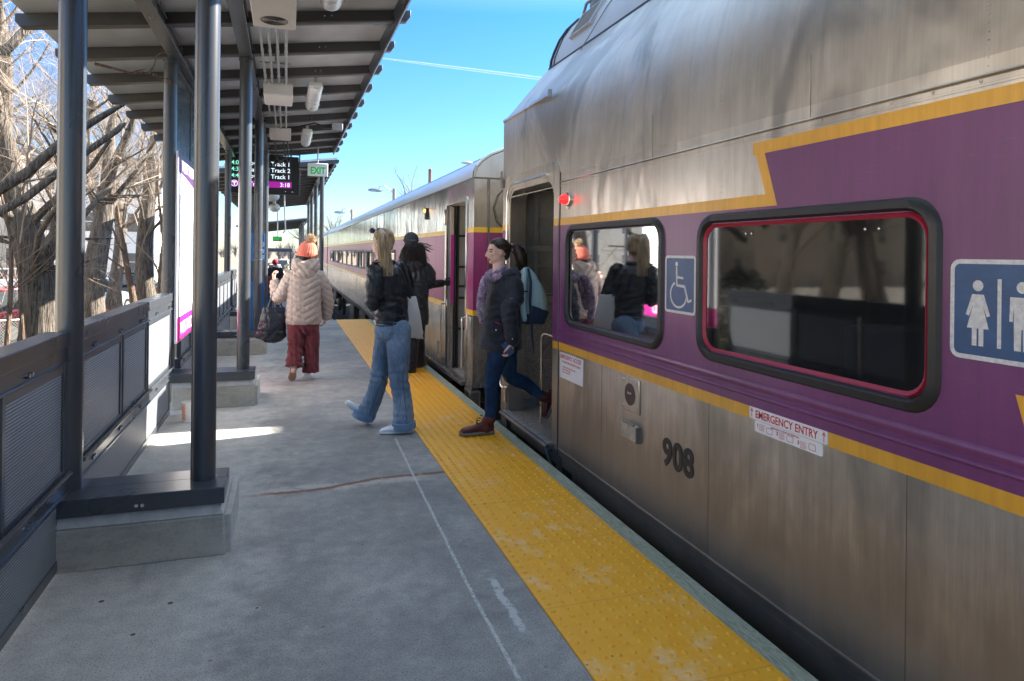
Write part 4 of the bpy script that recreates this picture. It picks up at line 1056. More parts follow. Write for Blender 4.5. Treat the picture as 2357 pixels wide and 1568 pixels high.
    for yy in [Y0+1.5+i*2.9 for i in range(9)]: mb.box(XT-.0025,XT-.0005,yy,yy+.006,.02,.79); mb.box(XT-.0025,XT-.0005,yy,yy+.006,1.79,2.33)
    mb.box(XT-.006,XT-.0006,Y0,Y1,2.325,2.34)
    mb.build('panel_seam',DSTEEL,c)
    return c
STEELK=m_steel('skirt_steel',(.16,.15,.135),(.24,.22,.20),.4,.3,.03)
WPANE=m_glass('coach_window_glass',.5,(.04,.04,.04))
coach(7.30,35.0,'polished single deck coach with open door, coupled ahead of the double deck coach')
coach(35.7,61.5,'farthest single deck coach, seen edge on at the head of the platform',door=False)

# bellows between the two coaches
t=thing('gangway_bellows',(3.43,6.77,0),'dark rubber gangway bellows in the gap between the two nearest coaches','gangway')
mb=MB(); n=12; rs=[]
for i in range(2*n+1):
    y=YE+.01+(6.78-YE-.02)*i/(2*n); o=0 if i%2 else .07; rs.append([(p[0],y,p[1]) for p in rrect(2.75-o,4.12+o,-.05-o,1.78+o,.15,3)])
mb.rings(rs); mb.build('bellows',simple('bellows_rubber',(.025,.025,.026),.7,0,.2,10),t)
MB().box(2.5,4.3,6.78,7.29,-.05,2.5).build('diaphragm',DARKSTEEL,t,bevel=.03)
MB().box(3.1,3.7,YE-.3,7.6,-.55,-.25).build('coupler',DARKSTEEL,t,bevel=.03)
# ============================================================ BARE TREES
def m_bark(name,c0,c1,sc=19):
    m=Mat(name,c0,.9); v=m.noise(sc,3,.6,scl=(1.6,1.6,.13),dist=.9); n=m.noise(4,5,.7)
    m.set('Base Color',m.ramp(v*.75+n*.25,[(.38,c0),(.6,c1)])); m.bump(v,1,.07); return m.m
BARK=m_bark('bark_furrowed',(.045,.037,.031),(.21,.175,.14)); BARK2=m_bark('bark_reddish',(.10,.065,.045),(.25,.17,.12),24)
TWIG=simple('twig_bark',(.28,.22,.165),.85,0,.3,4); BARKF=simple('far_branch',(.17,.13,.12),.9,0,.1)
rnd=random.Random(11)
def rdir(d,ang):
    s,t=basis(d); a=rnd.uniform(0,2*math.pi); return (Vector(d)*math.cos(ang)+(s*math.cos(a)+t*math.sin(a))*math.sin(ang)).normalized()
def branch(mb,tw,p,d,L,r,lev,maxlev,dens=1.,bend=.22,grav=.0):
    n=4 if lev<maxlev-1 else 3
    if 0<p.y<60 and p.x+d.x*L*.9>-2.6: return
    pts=[p.copy()]; rad=[r]; dd=d.copy(); kids=[]
    for i in range(n):
        dd=(rdir(dd,rnd.uniform(.03,bend))+Vector((0,0,grav))).normalized()
        pts.append(pts[-1]+dd*L/n); rad.append(r*(1-(i+1)/n*.55) if lev<maxlev else r*(1-(i+1)/n*.8))
    tgt=mb if r>.022 else tw
    tgt.tube(pts,rad,(14 if r>.2 else 8) if r>.06 else (5 if r>.02 else 3),cap=False)
    if lev>=maxlev: return
    k=int((2.5+lev*.9)*dens+rnd.random())+(1 if lev>=3 else 0)
    for j in range(k):
        t=rnd.uniform(.3,1.) if lev>0 else rnd.uniform(.55,1)
        i=min(int(t*n),n-1); f=t*n-i; q=pts[i].lerp(pts[i+1],f); rr=rad[i]+(rad[i+1]-rad[i])*f
        nd=rdir((pts[i+1]-pts[i]).normalized(),rnd.uniform(.45,1.1)); nd.z+=.12; nd.normalize()
        branch(mb,tw,q,nd,L*rnd.uniform(.5,.78),rr*rnd.uniform(.28,.5),lev+1,maxlev,dens,bend*1.25,grav)
    branch(mb,tw,pts[-1],dd,L*.75,rad[-1]*.95,lev+1,maxlev,dens,bend*1.2,grav)
def tree(base,top,r,label,mat=BARK,limbs=5,lev=4,Ls=2.4,dens=1.,seed=1,extra=(),group='bare trees behind the railing'):
    rnd.seed(seed)
    base=Vector(base); top=Vector(top)
    t=thing('bare_tree',base,label,'tree',group)
    mb=MB(); tw=MB(); n=8; pts=[]; rad=[]
    for i in range(n+1):
        f=i/n; p=base.lerp(top,f); p.x+=math.sin(f*5+seed)*.10*(r/.3)*min(f*3,1); p.y+=math.cos(f*4+seed)*.08*min(f*3,1)
        pts.append(p); rad.append(r*(1.28-.35*min(f*4,1)-.38*f))
    mb.tube(pts,rad,20,cap=True)
    mb.build('trunk',mat,t,smooth=80)
    mb=MB(); d=(top-base).normalized()
    for k in range(limbs):
        f=rnd.uniform(.7,1); i=int(f*n); q=pts[min(i,n)]
        nd=rdir(d,rnd.uniform(.35,1.05)); nd.z=abs(nd.z)*.8+.15; nd.normalize()
        branch(mb,tw,q,nd,Ls*rnd.uniform(.8,1.2),rad[min(i,n)]*rnd.uniform(.2,.38),1,lev,dens*1.15)
    branch(mb,tw,pts[-1],d,Ls*1.1,rad[-1]*.8,1,lev,dens)
    for e in extra:
        mb.tube(e[0],[q*(.62 if q>.1 else .8) for q in e[1]],8,cap=True)
        for i in range(len(e[0])-1):
            for k in range(e[2]):
                a=Vector(e[0][i]).lerp(Vector(e[0][i+1]),rnd.random()); nd=rdir((Vector(e[0][i+1])-Vector(e[0][i])).normalized(),rnd.uniform(.5,1.2))
                branch(mb,tw,a,nd,rnd.uniform(.5,1.2),min(e[1][i]*.2,.03),2,5,dens*.8)
    mb.build('crown',[mat],t,smooth=80); tw.build('twigs',TWIG,t)
    return t
def TP(x,y,Y): return PT(x,y,Y=Y)
def gz(x,Y): p=PT(x,700,Y=Y); return (p.x,Y,-1.3)
tree(gz(95,13.5),TP(55,470,13.5),.40,'thick furrowed tree at far left, forking low behind the mesh fence',seed=5,limbs=5,lev=5,Ls=2.6,dens=.85,
  extra=[([TP(75,640,13.4),TP(135,540,13.2),TP(150,430,13.),TP(185,330,12.8),TP(215,230,12.6)],[.26,.22,.19,.15,.1],5),
         ([TP(70,600,13.4),TP(30,500,13.4),TP(10,330,13.5),TP(15,150,13.5),TP(0,20,13.6)],[.26,.22,.2,.16,.12],5),
         ([TP(-60,470,9),TP(60,400,9),TP(150,320,9.2),TP(240,265,9.5),TP(300,230,10)],[.085,.075,.062,.05,.03],4),
         ([TP(-60,520,10),TP(60,455,10),TP(150,385,10.2),TP(270,300,10.5),TP(305,262,11)],[.07,.065,.06,.05,.03],3),
         ([TP(-80,90,9),TP(10,120,9),TP(60,70,9),TP(130,30,9.3)],[.09,.08,.07,.04],4)])
tree(gz(222,18),TP(232,430,18),.335,'second furrowed trunk, straight, directly right of the first column',seed=9,limbs=7,lev=5,Ls=2.4,dens=1.15,
  extra=[([TP(230,480,18),TP(262,380,17.5),TP(300,300,17),TP(330,180,17)],[.2,.17,.13,.08],5)])
tree(gz(345,21),TP(340,400,21),.30,'third trunk, close left of the map poster column',seed=21,limbs=8,lev=5,Ls=2.4)
tree(gz(318,20),TP(290,560,20),.12,'thin leaning tree between the second and third trunks',BARK2,seed=31,limbs=4,lev=4,Ls=2.0)
tree(gz(362,20.3),TP(380,560,20.3),.11,'slender reddish trunk touching the third trunk',BARK2,seed=32,limbs=4,lev=4,Ls=2.0)
tree(gz(15,12),TP(20,560,12),.05,'thin sapling rising through the mesh fence at the left edge',BARK2,seed=41,limbs=6,lev=4,Ls=1.3)
tree(gz(55,13),TP(52,560,13),.045,'thin sapling beside the mesh fence, just left of the thick trunk',BARK2,seed=44,limbs=6,lev=4,Ls=1.3)
tree((-9.5,22,-1.3),(-9.8,22,3),.33,'broad crowned tree standing behind the thick left trunk',seed=51,limbs=7,lev=5,Ls=3.0)
tree((-6.3,30,-1.3),(-6.2,30,3.4),.3,'tree behind the poster column, seen through gaps between columns',seed=61,limbs=8,lev=5,Ls=3.0,dens=.9)
tree((-4.3,38,-1.3),(-4.4,38,3.4),.28,'tree beyond the far railing, left of the departure board',seed=71,limbs=8,lev=5,Ls=3.0,dens=.9)
#tree((-7.5,8.5,-1.3),(-7.7,8.7,3),.3,'large tree just outside the left edge of the picture',seed=81,limbs=7,lev=5,Ls=2.8)
tree((-6.0,3.5,-1.3),(-6.3,3.2,3),.28,'tree reflected darkly in the big coach window',seed=83,limbs=7,lev=4,Ls=2.8)
tree((-7.4,9.3,-1.3),(-7.8,9.1,2.6),.34,'gnarled tree outside the left edge, nearest the fence line',seed=91,limbs=7,lev=4,Ls=3)
tree((-9.6,12.6,-1.3),(-9.2,12.9,3),.36,'second tree outside the left edge, behind the gnarled one',seed=92,limbs=8,lev=4,Ls=3.2)
tree((-8.0,14.4,-1.3),(-8.6,14.4,3),.25,'slim tree outside the left edge near the evergreen shrub',seed=93,limbs=7,lev=4,Ls=3)
tree((-12.5,17.5,-1.3),(-12.5,17,3),.4,'large tree outside the left edge, farthest of its row',seed=94,limbs=9,lev=4,Ls=3.6)
# undergrowth twigs as countless brush
rnd.seed(7); tw=MB()
for i in range(150):
    y=rnd.uniform(8,26); x=-3.0-y*.16-abs(rnd.gauss(0,1.6)); p=Vector((x,y,-1.25))
    d=Vector((rnd.gauss(0,.3),rnd.gauss(0,.3),1)).normalized()
    branch(tw,tw,p,d,rnd.uniform(1.2,3.0),rnd.uniform(.008,.016),2,4,.75,.3)
tag(tw.build('brush',TWIG),kind='stuff',label='tangle of thin leafless brush growing behind the railing',cat='brush')
# ivy/evergreen shrub left of the railing (seen in the coach window)
LEAF=simple('dark_leaf',(.05,.075,.02),.5,0,.5,3)
mb=MB()
for i in range(5000):
    u=Vector((rnd.gauss(0,1),rnd.gauss(0,1),rnd.gauss(0,1))).normalized(); rr=rnd.uniform(.55,1)**.5
    c=Vector((-5.2,12.2,0.0))+Vector((u.x*.7*rr,u.y*.8*rr,u.z*1.3*rr)); s,t=basis(Vector((rnd.gauss(0,1),rnd.gauss(0,1),rnd.gauss(0,1)))); k=rnd.uniform(.03,.06)
    mb.add([c-s*k,c-t*k*.4,c+s*k,c+t*k*.4],[(0,1,2,3)])
t=thing('evergreen_shrub',(-5.2,12.2,-1.25),'dense green shrub seen only as a reflection in the coach window','shrub')
mb.build('foliage',LEAF,t); MB().tube([(-5.2,12.2,-1.3),(-5.2,12.2,.6)],[.07,.04],8).build('stem',BARK2,t)
# twig stuck under the canopy
t=thing('dead_branch',PT(380,190,Y=6.0),'bare brown dead branch poking in under the canopy roof','branch')
mb=MB(); P6=lambda x,y:PT(x,y,Y=5.6)
mb.tube([P6(218,147),P6(255,156),P6(300,168),P6(345,168),P6(375,178),P6(412,195)],[.012,.010,.009,.008,.006,.004],6)
mb.tube([P6(345,168),P6(356,148),P6(360,130),P6(372,122),P6(395,120)],[.007,.006,.005,.004,.002],5)
mb.tube([P6(345,168),P6(370,184),P6(392,192),P6(396,200)],[.006,.005,.004,.002],5); mb.tube([P6(300,168),P6(318,163),P6(335,160)],[.005,.004,.002],5)
mb.build('twig',BARK2,t,smooth=60)
# far trees over the train roof
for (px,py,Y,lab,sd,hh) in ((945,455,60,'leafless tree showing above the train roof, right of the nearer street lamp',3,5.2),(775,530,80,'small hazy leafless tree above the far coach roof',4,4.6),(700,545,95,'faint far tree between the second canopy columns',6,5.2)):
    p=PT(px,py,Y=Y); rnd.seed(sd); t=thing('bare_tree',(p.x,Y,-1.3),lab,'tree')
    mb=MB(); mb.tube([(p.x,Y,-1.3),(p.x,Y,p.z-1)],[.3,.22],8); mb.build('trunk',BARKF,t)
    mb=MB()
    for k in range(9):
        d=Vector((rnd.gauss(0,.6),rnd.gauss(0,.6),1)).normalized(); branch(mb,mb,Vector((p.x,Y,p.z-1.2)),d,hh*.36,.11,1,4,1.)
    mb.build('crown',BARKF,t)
# ============================================================ CHAIN LINK FENCE
def m_chain():
    m=bpy.data.materials.new('chain_link'); m.use_nodes=True
    return m
t=thing('chain_link_fence',(-4.5,13,-1.25),'sagging galvanised chain link fence below the trees at the far left','fence')
f0=PT(128,727,Z=.15); f1=PT(-60,742,Z=.15); f0=Vector((f0.x,f0.y,.15)); f1=Vector((f1.x,f1.y,.15))
dv=(f1-f0); Lf=dv.length; dv.normalize()
mb=MB(); mb.tube([f0,f0.lerp(f1,.5)-Vector((0,0,.02)),f1],.022,8); 
for k in range(3):
    q=f0.lerp(f1,k/2.2); mb.tube([q,(q.x,q.y,-1.3)],.028,8)
mb.build('frame_pipe',GALV,t,smooth=60)
mb=MB(); s=.055; n=int(Lf/s)
for i in range(-26,n):
    for sg in (0,1):
        u0=max(0,i*s); 
        a0=(u0-i*s); u1=min(Lf,i*s+1.4); a1=u1-i*s
        if u1<=u0: continue
        z0,z1=(.13-a0,.13-a1) if sg==0 else (-1.27+a0,-1.27+a1)
        p=f0+dv*u0; q=f0+dv*u1; mb.tube([(p.x,p.y,z0),(q.x,q.y,z1)],.0035,3,cap=False)
mb.build('wire_mesh',GALV,t)
p=f0.lerp(f1,.32); q=f0.lerp(f1,.24); mb=MB(); mb.rings([[(p.x,p.y-.03,-.35),(q.x,q.y-.03,-.35),(q.x,q.y-.035,-.35),(p.x,p.y-.035,-.35)],[(p.x-.0,p.y-.03,-.02),(q.x-.0,q.y-.03,0),(q.x,q.y-.035,0),(p.x,p.y-.035,-.02)]]); mb.build('fence_sign',simple('fence_sign',(.4,.46,.44),.5,0,.05),t)
# ============================================================ HOUSES
HW=simple('house_cream',(.60,.55,.47),.7,0,.06,4); HW2=simple('house_white',(.72,.72,.72),.7,0,.04,4); HT=simple('house_tan',(.46,.36,.25),.7,0,.06,4); HB=simple('house_brick',(.36,.19,.13),.8,0,.15,4)
HRF=simple('house_roof',(.10,.10,.11),.8,0,.2,5); HGL=simple('house_glass',(.05,.06,.07),.12,0,0); HTR0=HTR=simple('house_trim',(.7,.7,.68),.6,0,0); 
def house(x0,x1,y0,y1,h,wall,label,floors=3,nw=4,g=-1.25,roofh=1.6,flat=False,HTR=None):
    HTR=HTR or HTR0
    t=thing('house',((x0+x1)/2,(y0+y1)/2,g),label,'house')
    mb=MB(); mb.box(x0,x1,y0,y1,g,g+h)
    z=g+.15
    while z<g+h: mb.box(x0-.01,x1+.015,y0-.015,y1,z,z+.015); z+=.2
    w=mb.build('wall',wall,t)
    if flat: MB().box(x0-.2,x1+.2,y0-.2,y1+.2,g+h,g+h+.35).build('roof',HTR,t)
    else:
        mb=MB(); xm=(x0+x1)/2; mb.rings([[(x0-.4,y0-.4,g+h),(xm,y0-.4,g+h+roofh),(x1+.4,y0-.4,g+h)],[(x0-.4,y1+.4,g+h),(xm,y1+.4,g+h+roofh),(x1+.4,y1+.4,g+h)]]); mb.build('roof',HRF,t)
    fh=h/floors
    for fl in range(floors):
        zz=g+fl*fh+fh*.35
        for k in range(nw):
            xx=x0+(x1-x0)*(k+.5)/nw
            mb=MB(); mb.box(xx-.55,xx+.55,y0-.05,y0-.016,zz-.1,zz+fh*.5); fr=mb.build('window',HTR,t)
            mb=MB(); mb.box(xx-.45,xx+.45,y0-.06,y0-.051,zz,zz+fh*.23); mb.box(xx-.45,xx+.45,y0-.06,y0-.051,zz+fh*.25,zz+fh*.46); mb.build('pane',HGL,fr)
        for k in range(3):
            yy=y0+(y1-y0)*(k+.5)/3
            mb=MB(); mb.box(x1+.016,x1+.05,yy-.55,yy+.55,zz-.1,zz+fh*.5); fr=mb.build('window',HTR,t)
            mb=MB(); mb.box(x1+.051,x1+.06,yy-.45,yy+.45,zz,zz+fh*.46); mb.build('pane',HGL,fr)
    return t
house(-31,-19,52,64,10,HW,'cream three storey house behind the trees at far left',3,4)
house(-18,-9.5,58,70,9,HW2,'white clapboard house seen between the second and third trunks',3,3)
house(-52,-35,50,64,9,HT,'tan house at the far left edge behind branches',3,3,HTR=HT)
#house(-8.5,-5.0,75,86,8,HB,'red brick building glimpsed beside the second canopy',2,2,flat=True)
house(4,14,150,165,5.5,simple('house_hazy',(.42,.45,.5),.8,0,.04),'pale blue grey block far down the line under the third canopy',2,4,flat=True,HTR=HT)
#house(-3.5,1.0,140,150,5,simple('house_hazy2',(.50,.46,.44),.8,0,.04),'pinkish pale block far down the line, left of the blue grey one',2,3,flat=True)
house(-34,-20,6,16,10,HW,'cream house opposite the platform, reflected in the coach side',3,5)
house(-38,-22,-14,0,10,HT,'tan house behind the camera side, reflected dimly',3,5)
# ============================================================ CARS
def car(px,py,Y,rot,colr,label,L=4.5,Wd=1.8,Hc=1.55,suv=True,g=-1.25,pos=None,group='cars parked in the lot'):
    p=PT(px,py,Z=g) if pos is None else Vector(pos)
    if Y: p=PT(px,py,Y=Y); p.z=g
    t=thing('parked_car',(0,0,0),label,'car',group)
    paint=Mat('car_paint',colr,.25,.2); paint.set('Coat Weight',.8); paint=paint.m
    l=L/2; w=Wd/2
    mb=MB()
    st=[(-l,.45,.75,.86),(-l+.15,.3,.88,.95),(-l+.9,.22,.98,1),(-.2,.2,1.0,1),(l-1.1,.22,.98,1),(l-.2,.28,.85,.94),(l,.42,.7,.84)]
    mb.rings([[(x,-w*s,z0),(x,w*s,z0),(x,w*s,z0+(z1-z0)*.6),(x,w*s*.93,z1),(x,-w*s*.93,z1),(x,-w*s,z0+(z1-z0)*.6)] for x,z0,z1,s in st])
    mb.build('body',paint,t,smooth=40,bevel=.04)
    mb=MB(); a=-l+.1 if suv else -l+.7
    cab=[(a,.96,.9,.86),(a+.35,Hc-.08,.8,.76),(a+.9,Hc,.78,.76),(.1,Hc,.78,.76),(1.0,.98,.86,.86)]
    mb.rings([[(x,-w*s,.95),(x,w*s,.95),(x,w*s2,z),(x,-w*s2,z)] for x,z,s,s2 in cab])
    mb.build('cabin_glass',HGL,t,bevel=.03)
    mb=MB(); mb.box(a+.4,.05,-w*.76,w*.76,Hc-.03,Hc+.03)
    for s in (-1,1):
        for x0,x1 in ((a+.02,a+.4),(.98,.12)): mb.tube([(x0,s*w*.88,.97),(x1,s*w*.77,Hc)],.05,6)
        mb.box(-.5,-.4,s*w*.80-.03,s*w*.80+.03,.97,Hc)
    mb.build('roof',paint,t,bevel=.02)
    for x in (-l+.8,l-.85):
        for s in (-1,1):
            mb=MB(); mb.cyl((x,s*(w-.2),.33),(x,s*(w+.01),.33),.33,20); wh=mb.build('wheel',BLACK,t,smooth=40)
            mb=MB(); mb.cyl((x,s*(w+.005),.33),(x,s*(w+.02),.33),.2,12); mb.build('rim',GALV,wh)
    for s in (-1,1):
        MB().box(l-.06,l+.01,s*w*.62-.16,s*w*.62+.16,.58,.7).build('headlight',HTR,t,bevel=.02)
        MB().box(-l-.01,-l+.06,s*w*.68-.12,s*w*.68+.12,.6,.8).build('tail_light',RED_T,t,bevel=.02)
    t.location=p; t.rotation_euler=(0,0,rot)
    return t
RED_T=simple('tail_light_red',(.4,.02,.02),.3,0,0)
car(0,0,0,R(60),(.45,.015,.03),'red hatchback with roof rack half hidden by twigs above the railing',pos=(-7.4,24.5,-1.25))
car(0,0,0,R(75),(.6,.68,.75),'pale silver blue hatchback parked just beyond the red car',pos=(-7.6,31.5,-1.25))
car(0,0,0,R(85),(.03,.035,.05),'dark hatchback next to the thin reddish trunk',pos=(-7.7,41,-1.25))
car(0,0,0,R(10),(.10,.16,.32),'blue grey car far left behind the thick trunk',pos=(-22,42,-1.25),suv=False)
car(0,0,0,R(15),(.75,.75,.75),'white sedan far off between the first column and the second trunk',pos=(-14.5,46,-1.25),suv=False)
car(0,0,0,R(80),(.75,.75,.76),'white car parked beyond the low platform under the crossbar, nearer one',pos=(-1.2,62,-1.25))
car(0,0,0,R(80),(.65,.66,.68),'white van like car behind the other one under the crossbar',pos=(-.2,74,-1.25),Hc=1.8)
# lamps
def lamp(ax,ay,bx,by,Y,label):
    a=PT(ax,ay,Y=Y); b=PT(bx,by,Y=Y)
    t=thing('street_lamp',(b.x,Y,-1.25),label,'street lamp','street lamps beyond the train')
    MB().tube([(b.x,Y,-1.25),(b.x,Y,b.z+.35)],[.13,.09],10).build('pole',simple('lamp_pole',(.22,.18,.16),.8),t)
    MB().tube([b,b.lerp(a,.25)+Vector((0,0,.28)),b.lerp(a,.5)+Vector((0,0,.38)),b.lerp(a,.78)+Vector((0,0,.28)),a+Vector((0.2,0,.05))],.035,6).build('arm',GALV,t)
    MB().ell(a,(.42,.16,.12),10,6).build('lamp_head',simple('lamp_head',(.14,.2,.26),.4),t,smooth=90)
lamp(864,438,907,449,38,'nearer cobra head street lamp leaning over the train roof')
lamp(782,489,810,493,52,'farther small street lamp above the far coach roof')
p=PT(990,390,Y=42); t=thing('utility_pole',(p.x,42,-1.25),'plain brown pole top poking up behind the train roof','pole')
MB().cyl((p.x,42,-1.25),(p.x,42,p.z),.11,10).build('pole_shaft',BARK2,t); MB().cyl((p.x,42,p.z),(p.x,42,p.z+.03),.12,10).build('cap',GALV,t)
p=PT(1075,375,Y=40); t=thing('street_lamp',(p.x,40,-1.25),'street lamp whose head barely shows over the nearer coach roof','street lamp','street lamps beyond the train')
MB().tube([(p.x+2,40,-1.25),(p.x+2,40,p.z-.2),(p.x+1,40,p.z+.05),(p.x+.3,40,p.z+.05)],.06,8).build('pole',GALV,t); MB().ell(p,(.4,.16,.1),10,6).build('lamp_head',GALV,t,smooth=90)
a=PT(860,132,Y=1500); b=PT(1300,188,Y=1500)
mb=MB(); mb.tube([a,a.lerp(b,.3),a.lerp(b,.7),b],[2,5,6.5,7],8,flat=.5)
cm=Mat('contrail',(.9,.9,.9),1,Alpha=.16); tag(mb.build('contrail',cm.m,smooth=60),kind='stuff',label='thin faint white contrail crossing the blue sky',cat='contrail')
# distant tree line and hill
rnd.seed(5); mb=MB()
for i in range(330):
    x=rnd.uniform(-170,120); y=rnd.uniform(150,230); hh=rnd.uniform(2.5,6.5)
    for k in range(34):
        c=Vector((x,y,-1.25+rnd.uniform(.1,.5)*hh)); d=Vector((rnd.gauss(0,.55),0,1)).normalized(); e=c+d*hh*rnd.uniform(.25,.55)
        mb.tube([c,e],[.09,.02],3,cap=False)
tag(mb.build('far_woods',simple('far_woods',(.20,.17,.16),.9,0,.25,.05)),kind='stuff',label='hazy brown line of leafless woods on the horizon',cat='woods')
# bush row behind the far platform
mb=MB()
for i in range(900):
    c=Vector((rnd.uniform(-3.2,3),rnd.uniform(66,72),-1.25+abs(rnd.gauss(0,.5)))); s=rnd.uniform(.05,.16)
    mb.add([c+Vector((-s,0,-s*.5)),c+Vector((s*.8,.05,-s)),c+Vector((s,0,s*.6)),c+Vector((-s*.3,0,s))],[(0,1,2,3)])
tag(mb.build('dry_grass',simple('dry_grass',(.45,.36,.22),.9,0,.3,1)),kind='stuff',label='dry tan grass bank beyond the low platform',cat='dry grass')
# ============================================================ PEOPLE
V=Vector
def fuse(mb,voxel=.006,smooth=4,fn=None,factor=.5):
    me=bpy.data.meshes.new('tmp'); me.from_pydata(mb.v,[],mb.f)
    o=bpy.data.objects.new('tmp',me); col.objects.link(o)
    r=o.modifiers.new('r','REMESH'); r.mode='VOXEL'; r.voxel_size=voxel; r.adaptivity=0
    if smooth: s=o.modifiers.new('s','SMOOTH'); s.iterations=smooth; s.factor=factor
    dg=bpy.context.evaluated_depsgraph_get(); dg.update()
    m2=bpy.data.meshes.new_from_object(o.evaluated_get(dg)); bpy.data.objects.remove(o); bpy.data.meshes.remove(me)
    if fn:
        n=[v.normal.copy() for v in m2.vertices]
        for v,k in zip(m2.vertices,n): v.co=v.co+k*fn(v.co,k)
    return m2
def put(me,name,mats,parent,fn=None):
    off=wloc(parent)
    me.materials.clear()
    if not isinstance(mats,(list,tuple)): mats=[mats]
    for m in mats: me.materials.append(m)
    if fn:
        for p in me.polygons: p.material_index=fn(p.center)
    for v in me.vertices: v.co-=off
    me.polygons.foreach_set('use_smooth',[True]*len(me.polygons)); me.name=name; me.update()
    o=bpy.data.objects.new(name,me); col.objects.link(o); o.parent=parent; return o
def limb(mb,pts,rad,n=14,flat=1.,up=None,hem=False):
    pts=[V(p) for p in pts]
    # densify with catmull
    P_=[];R_=[]
    for i in range(len(pts)-1):
        a=pts[max(i-1,0)];b=pts[i];c=pts[i+1];d=pts[min(i+2,len(pts)-1)]
        for k in range(4):
            t=k/4; P_.append(.5*((2*b)+(c-a)*t+(2*a-5*b+4*c-d)*t*t+(3*b-a-3*c+d)*t**3)); R_.append(rad[i]+(rad[i+1]-rad[i])*t)
    P_.append(pts[-1]);R_.append(rad[-1])
    mb.tube(P_,R_,n,flat=flat,up=up)
    for p,r in ((P_[0],R_[0]),(P_[-1],R_[-1]))[:1 if hem else 2]: mb.ell(p,(r*.97,r*.97,r*.97),n,8)
def torso(mb,st,f,n=28):
    """st: (x,y,z,a lateral,b depth)"""
    f=V((f[0],f[1],0)).normalized(); l=V((-f.y,f.x,0))
    rs=[]
    for x,y,z,a,b in st:
        c=V((x,y,z)); rs.append([c+l*a*math.copysign(abs(math.cos(t))**.85,math.cos(t))+f*b*math.copysign(abs(math.sin(t))**.85,math.sin(t)) for t in [2*math.pi*k/n for k in range(n)]])
    mb.rings(rs)
def hand(mb,w,d,nrm,thumb,size=1.,curl=.5,fingers=None):
    """w wrist, d pointing direction, nrm palm normal (towards palm side), thumb side vector"""
    d=V(d).normalized(); nrm=V(nrm); nrm=(nrm-d*nrm.dot(d)).normalized(); t=d.cross(nrm)
    if t.dot(V(thumb))<0: t=-t
    s=size; w=V(w)
    mb.rings([[w+d*(u*s)+t*(a*s*math.cos(q))+nrm*(b*s*math.sin(q)) for q in [2*math.pi*k/12 for k in range(12)]] for u,a,b in ((-.01,.026,.02),(.02,.033,.018),(.055,.041,.015),(.085,.040,.013),(.095,.034,.009))])
    cs=curl if hasattr(curl,'__len__') else [curl]*4
    for i,(o,L) in enumerate(((.030,.070),(.010,.078),(-.010,.072),(-.029,.056))):
        p=w+d*(.084*s)+t*(o*s); a=0; pts=[p-d*.012*s]; seg=(.45,.32,.23)
        dd=(d+t*o*1.2).normalized(); pts.append(p)
        for k in range(3):
            a+=cs[i]*(.7,1.,.7)[k]; q=dd*math.cos(a)+nrm*math.sin(a); p=p+q*L*seg[k]*s; pts.append(p)
        mb.tube(pts,[.0095*s,.0098*s,.009*s,.0082*s,.0068*s],8); mb.ell(pts[-1],(.0068*s,)*3,8,6)
    p=w+d*.02*s+t*.026*s; q=p+(d*.5+t*.75+nrm*.25).normalized()*.035*s; r=q+(d*.85+t*.3+nrm*.45*max(cs)).normalized()*.03*s; e=r+(d*.9+nrm*.5).normalized()*.024*s
    mb.tube([p,q,r,e],[.014*s,.0125*s,.0105*s,.008*s],8); mb.ell(e,(.008*s,)*3,8,6)
def head(mb,c,f,s=1.,nose=1.,tilt=0):
    """c centre of cranium; f facing"""
    f=V((f[0],f[1],f[2] if len(f)>2 else 0)).normalized(); l=V((0,0,1)).cross(f).normalized(); u=f.cross(l)
    rot=Matrix((l,f,u)).transposed()
    def E_(o,r,n=20,k=14): mb.ell(c+(l*o[0]+f*o[1]+u*o[2])*s,[q*s for q in r],n,k,rot=rot)
    E_((0,-.012,.012),(.075,.092,.098)); E_((0,.022,-.035),(.060,.066,.075)); E_((0,.040,-.082),(.036,.038,.032)); E_((0,.060,-.093),(.019,.020,.017),14,8)
    for a in (-1,1):
        E_((a*.045,.012,-.062),(.022,.045,.038),12,8); E_((a*.030,.064,-.030),(.022,.020,.022),12,8); E_((a*.028,.068,.020),(.026,.014,.010),12,8)
        E_((a*.074,-.012,-.012),(.007,.017,.030),10,8); E_((a*.010,.088,-.044),(.009,.010,.008),8,6)
    # nose
    p=c+(f*.082+u*.008)*s; q=c+(f*.106*nose-u*.036)*s; r=c+(f*.088-u*.046)*s
    mb.tube([p,p.lerp(q,.5)+f*.002,q],[.007*s,.009*s,.0115*s],8); mb.ell(q,(.011*s,)*3,8,6); mb.tube([q,r],[.010*s,.007*s],8)
    E_((0,.083,-.063),(.021,.013,.0055),10,6); E_((0,.080,-.073),(.018,.014,.0065),10,6)
    return lambda o: c+(l*o[0]+f*o[1]+u*o[2])*s
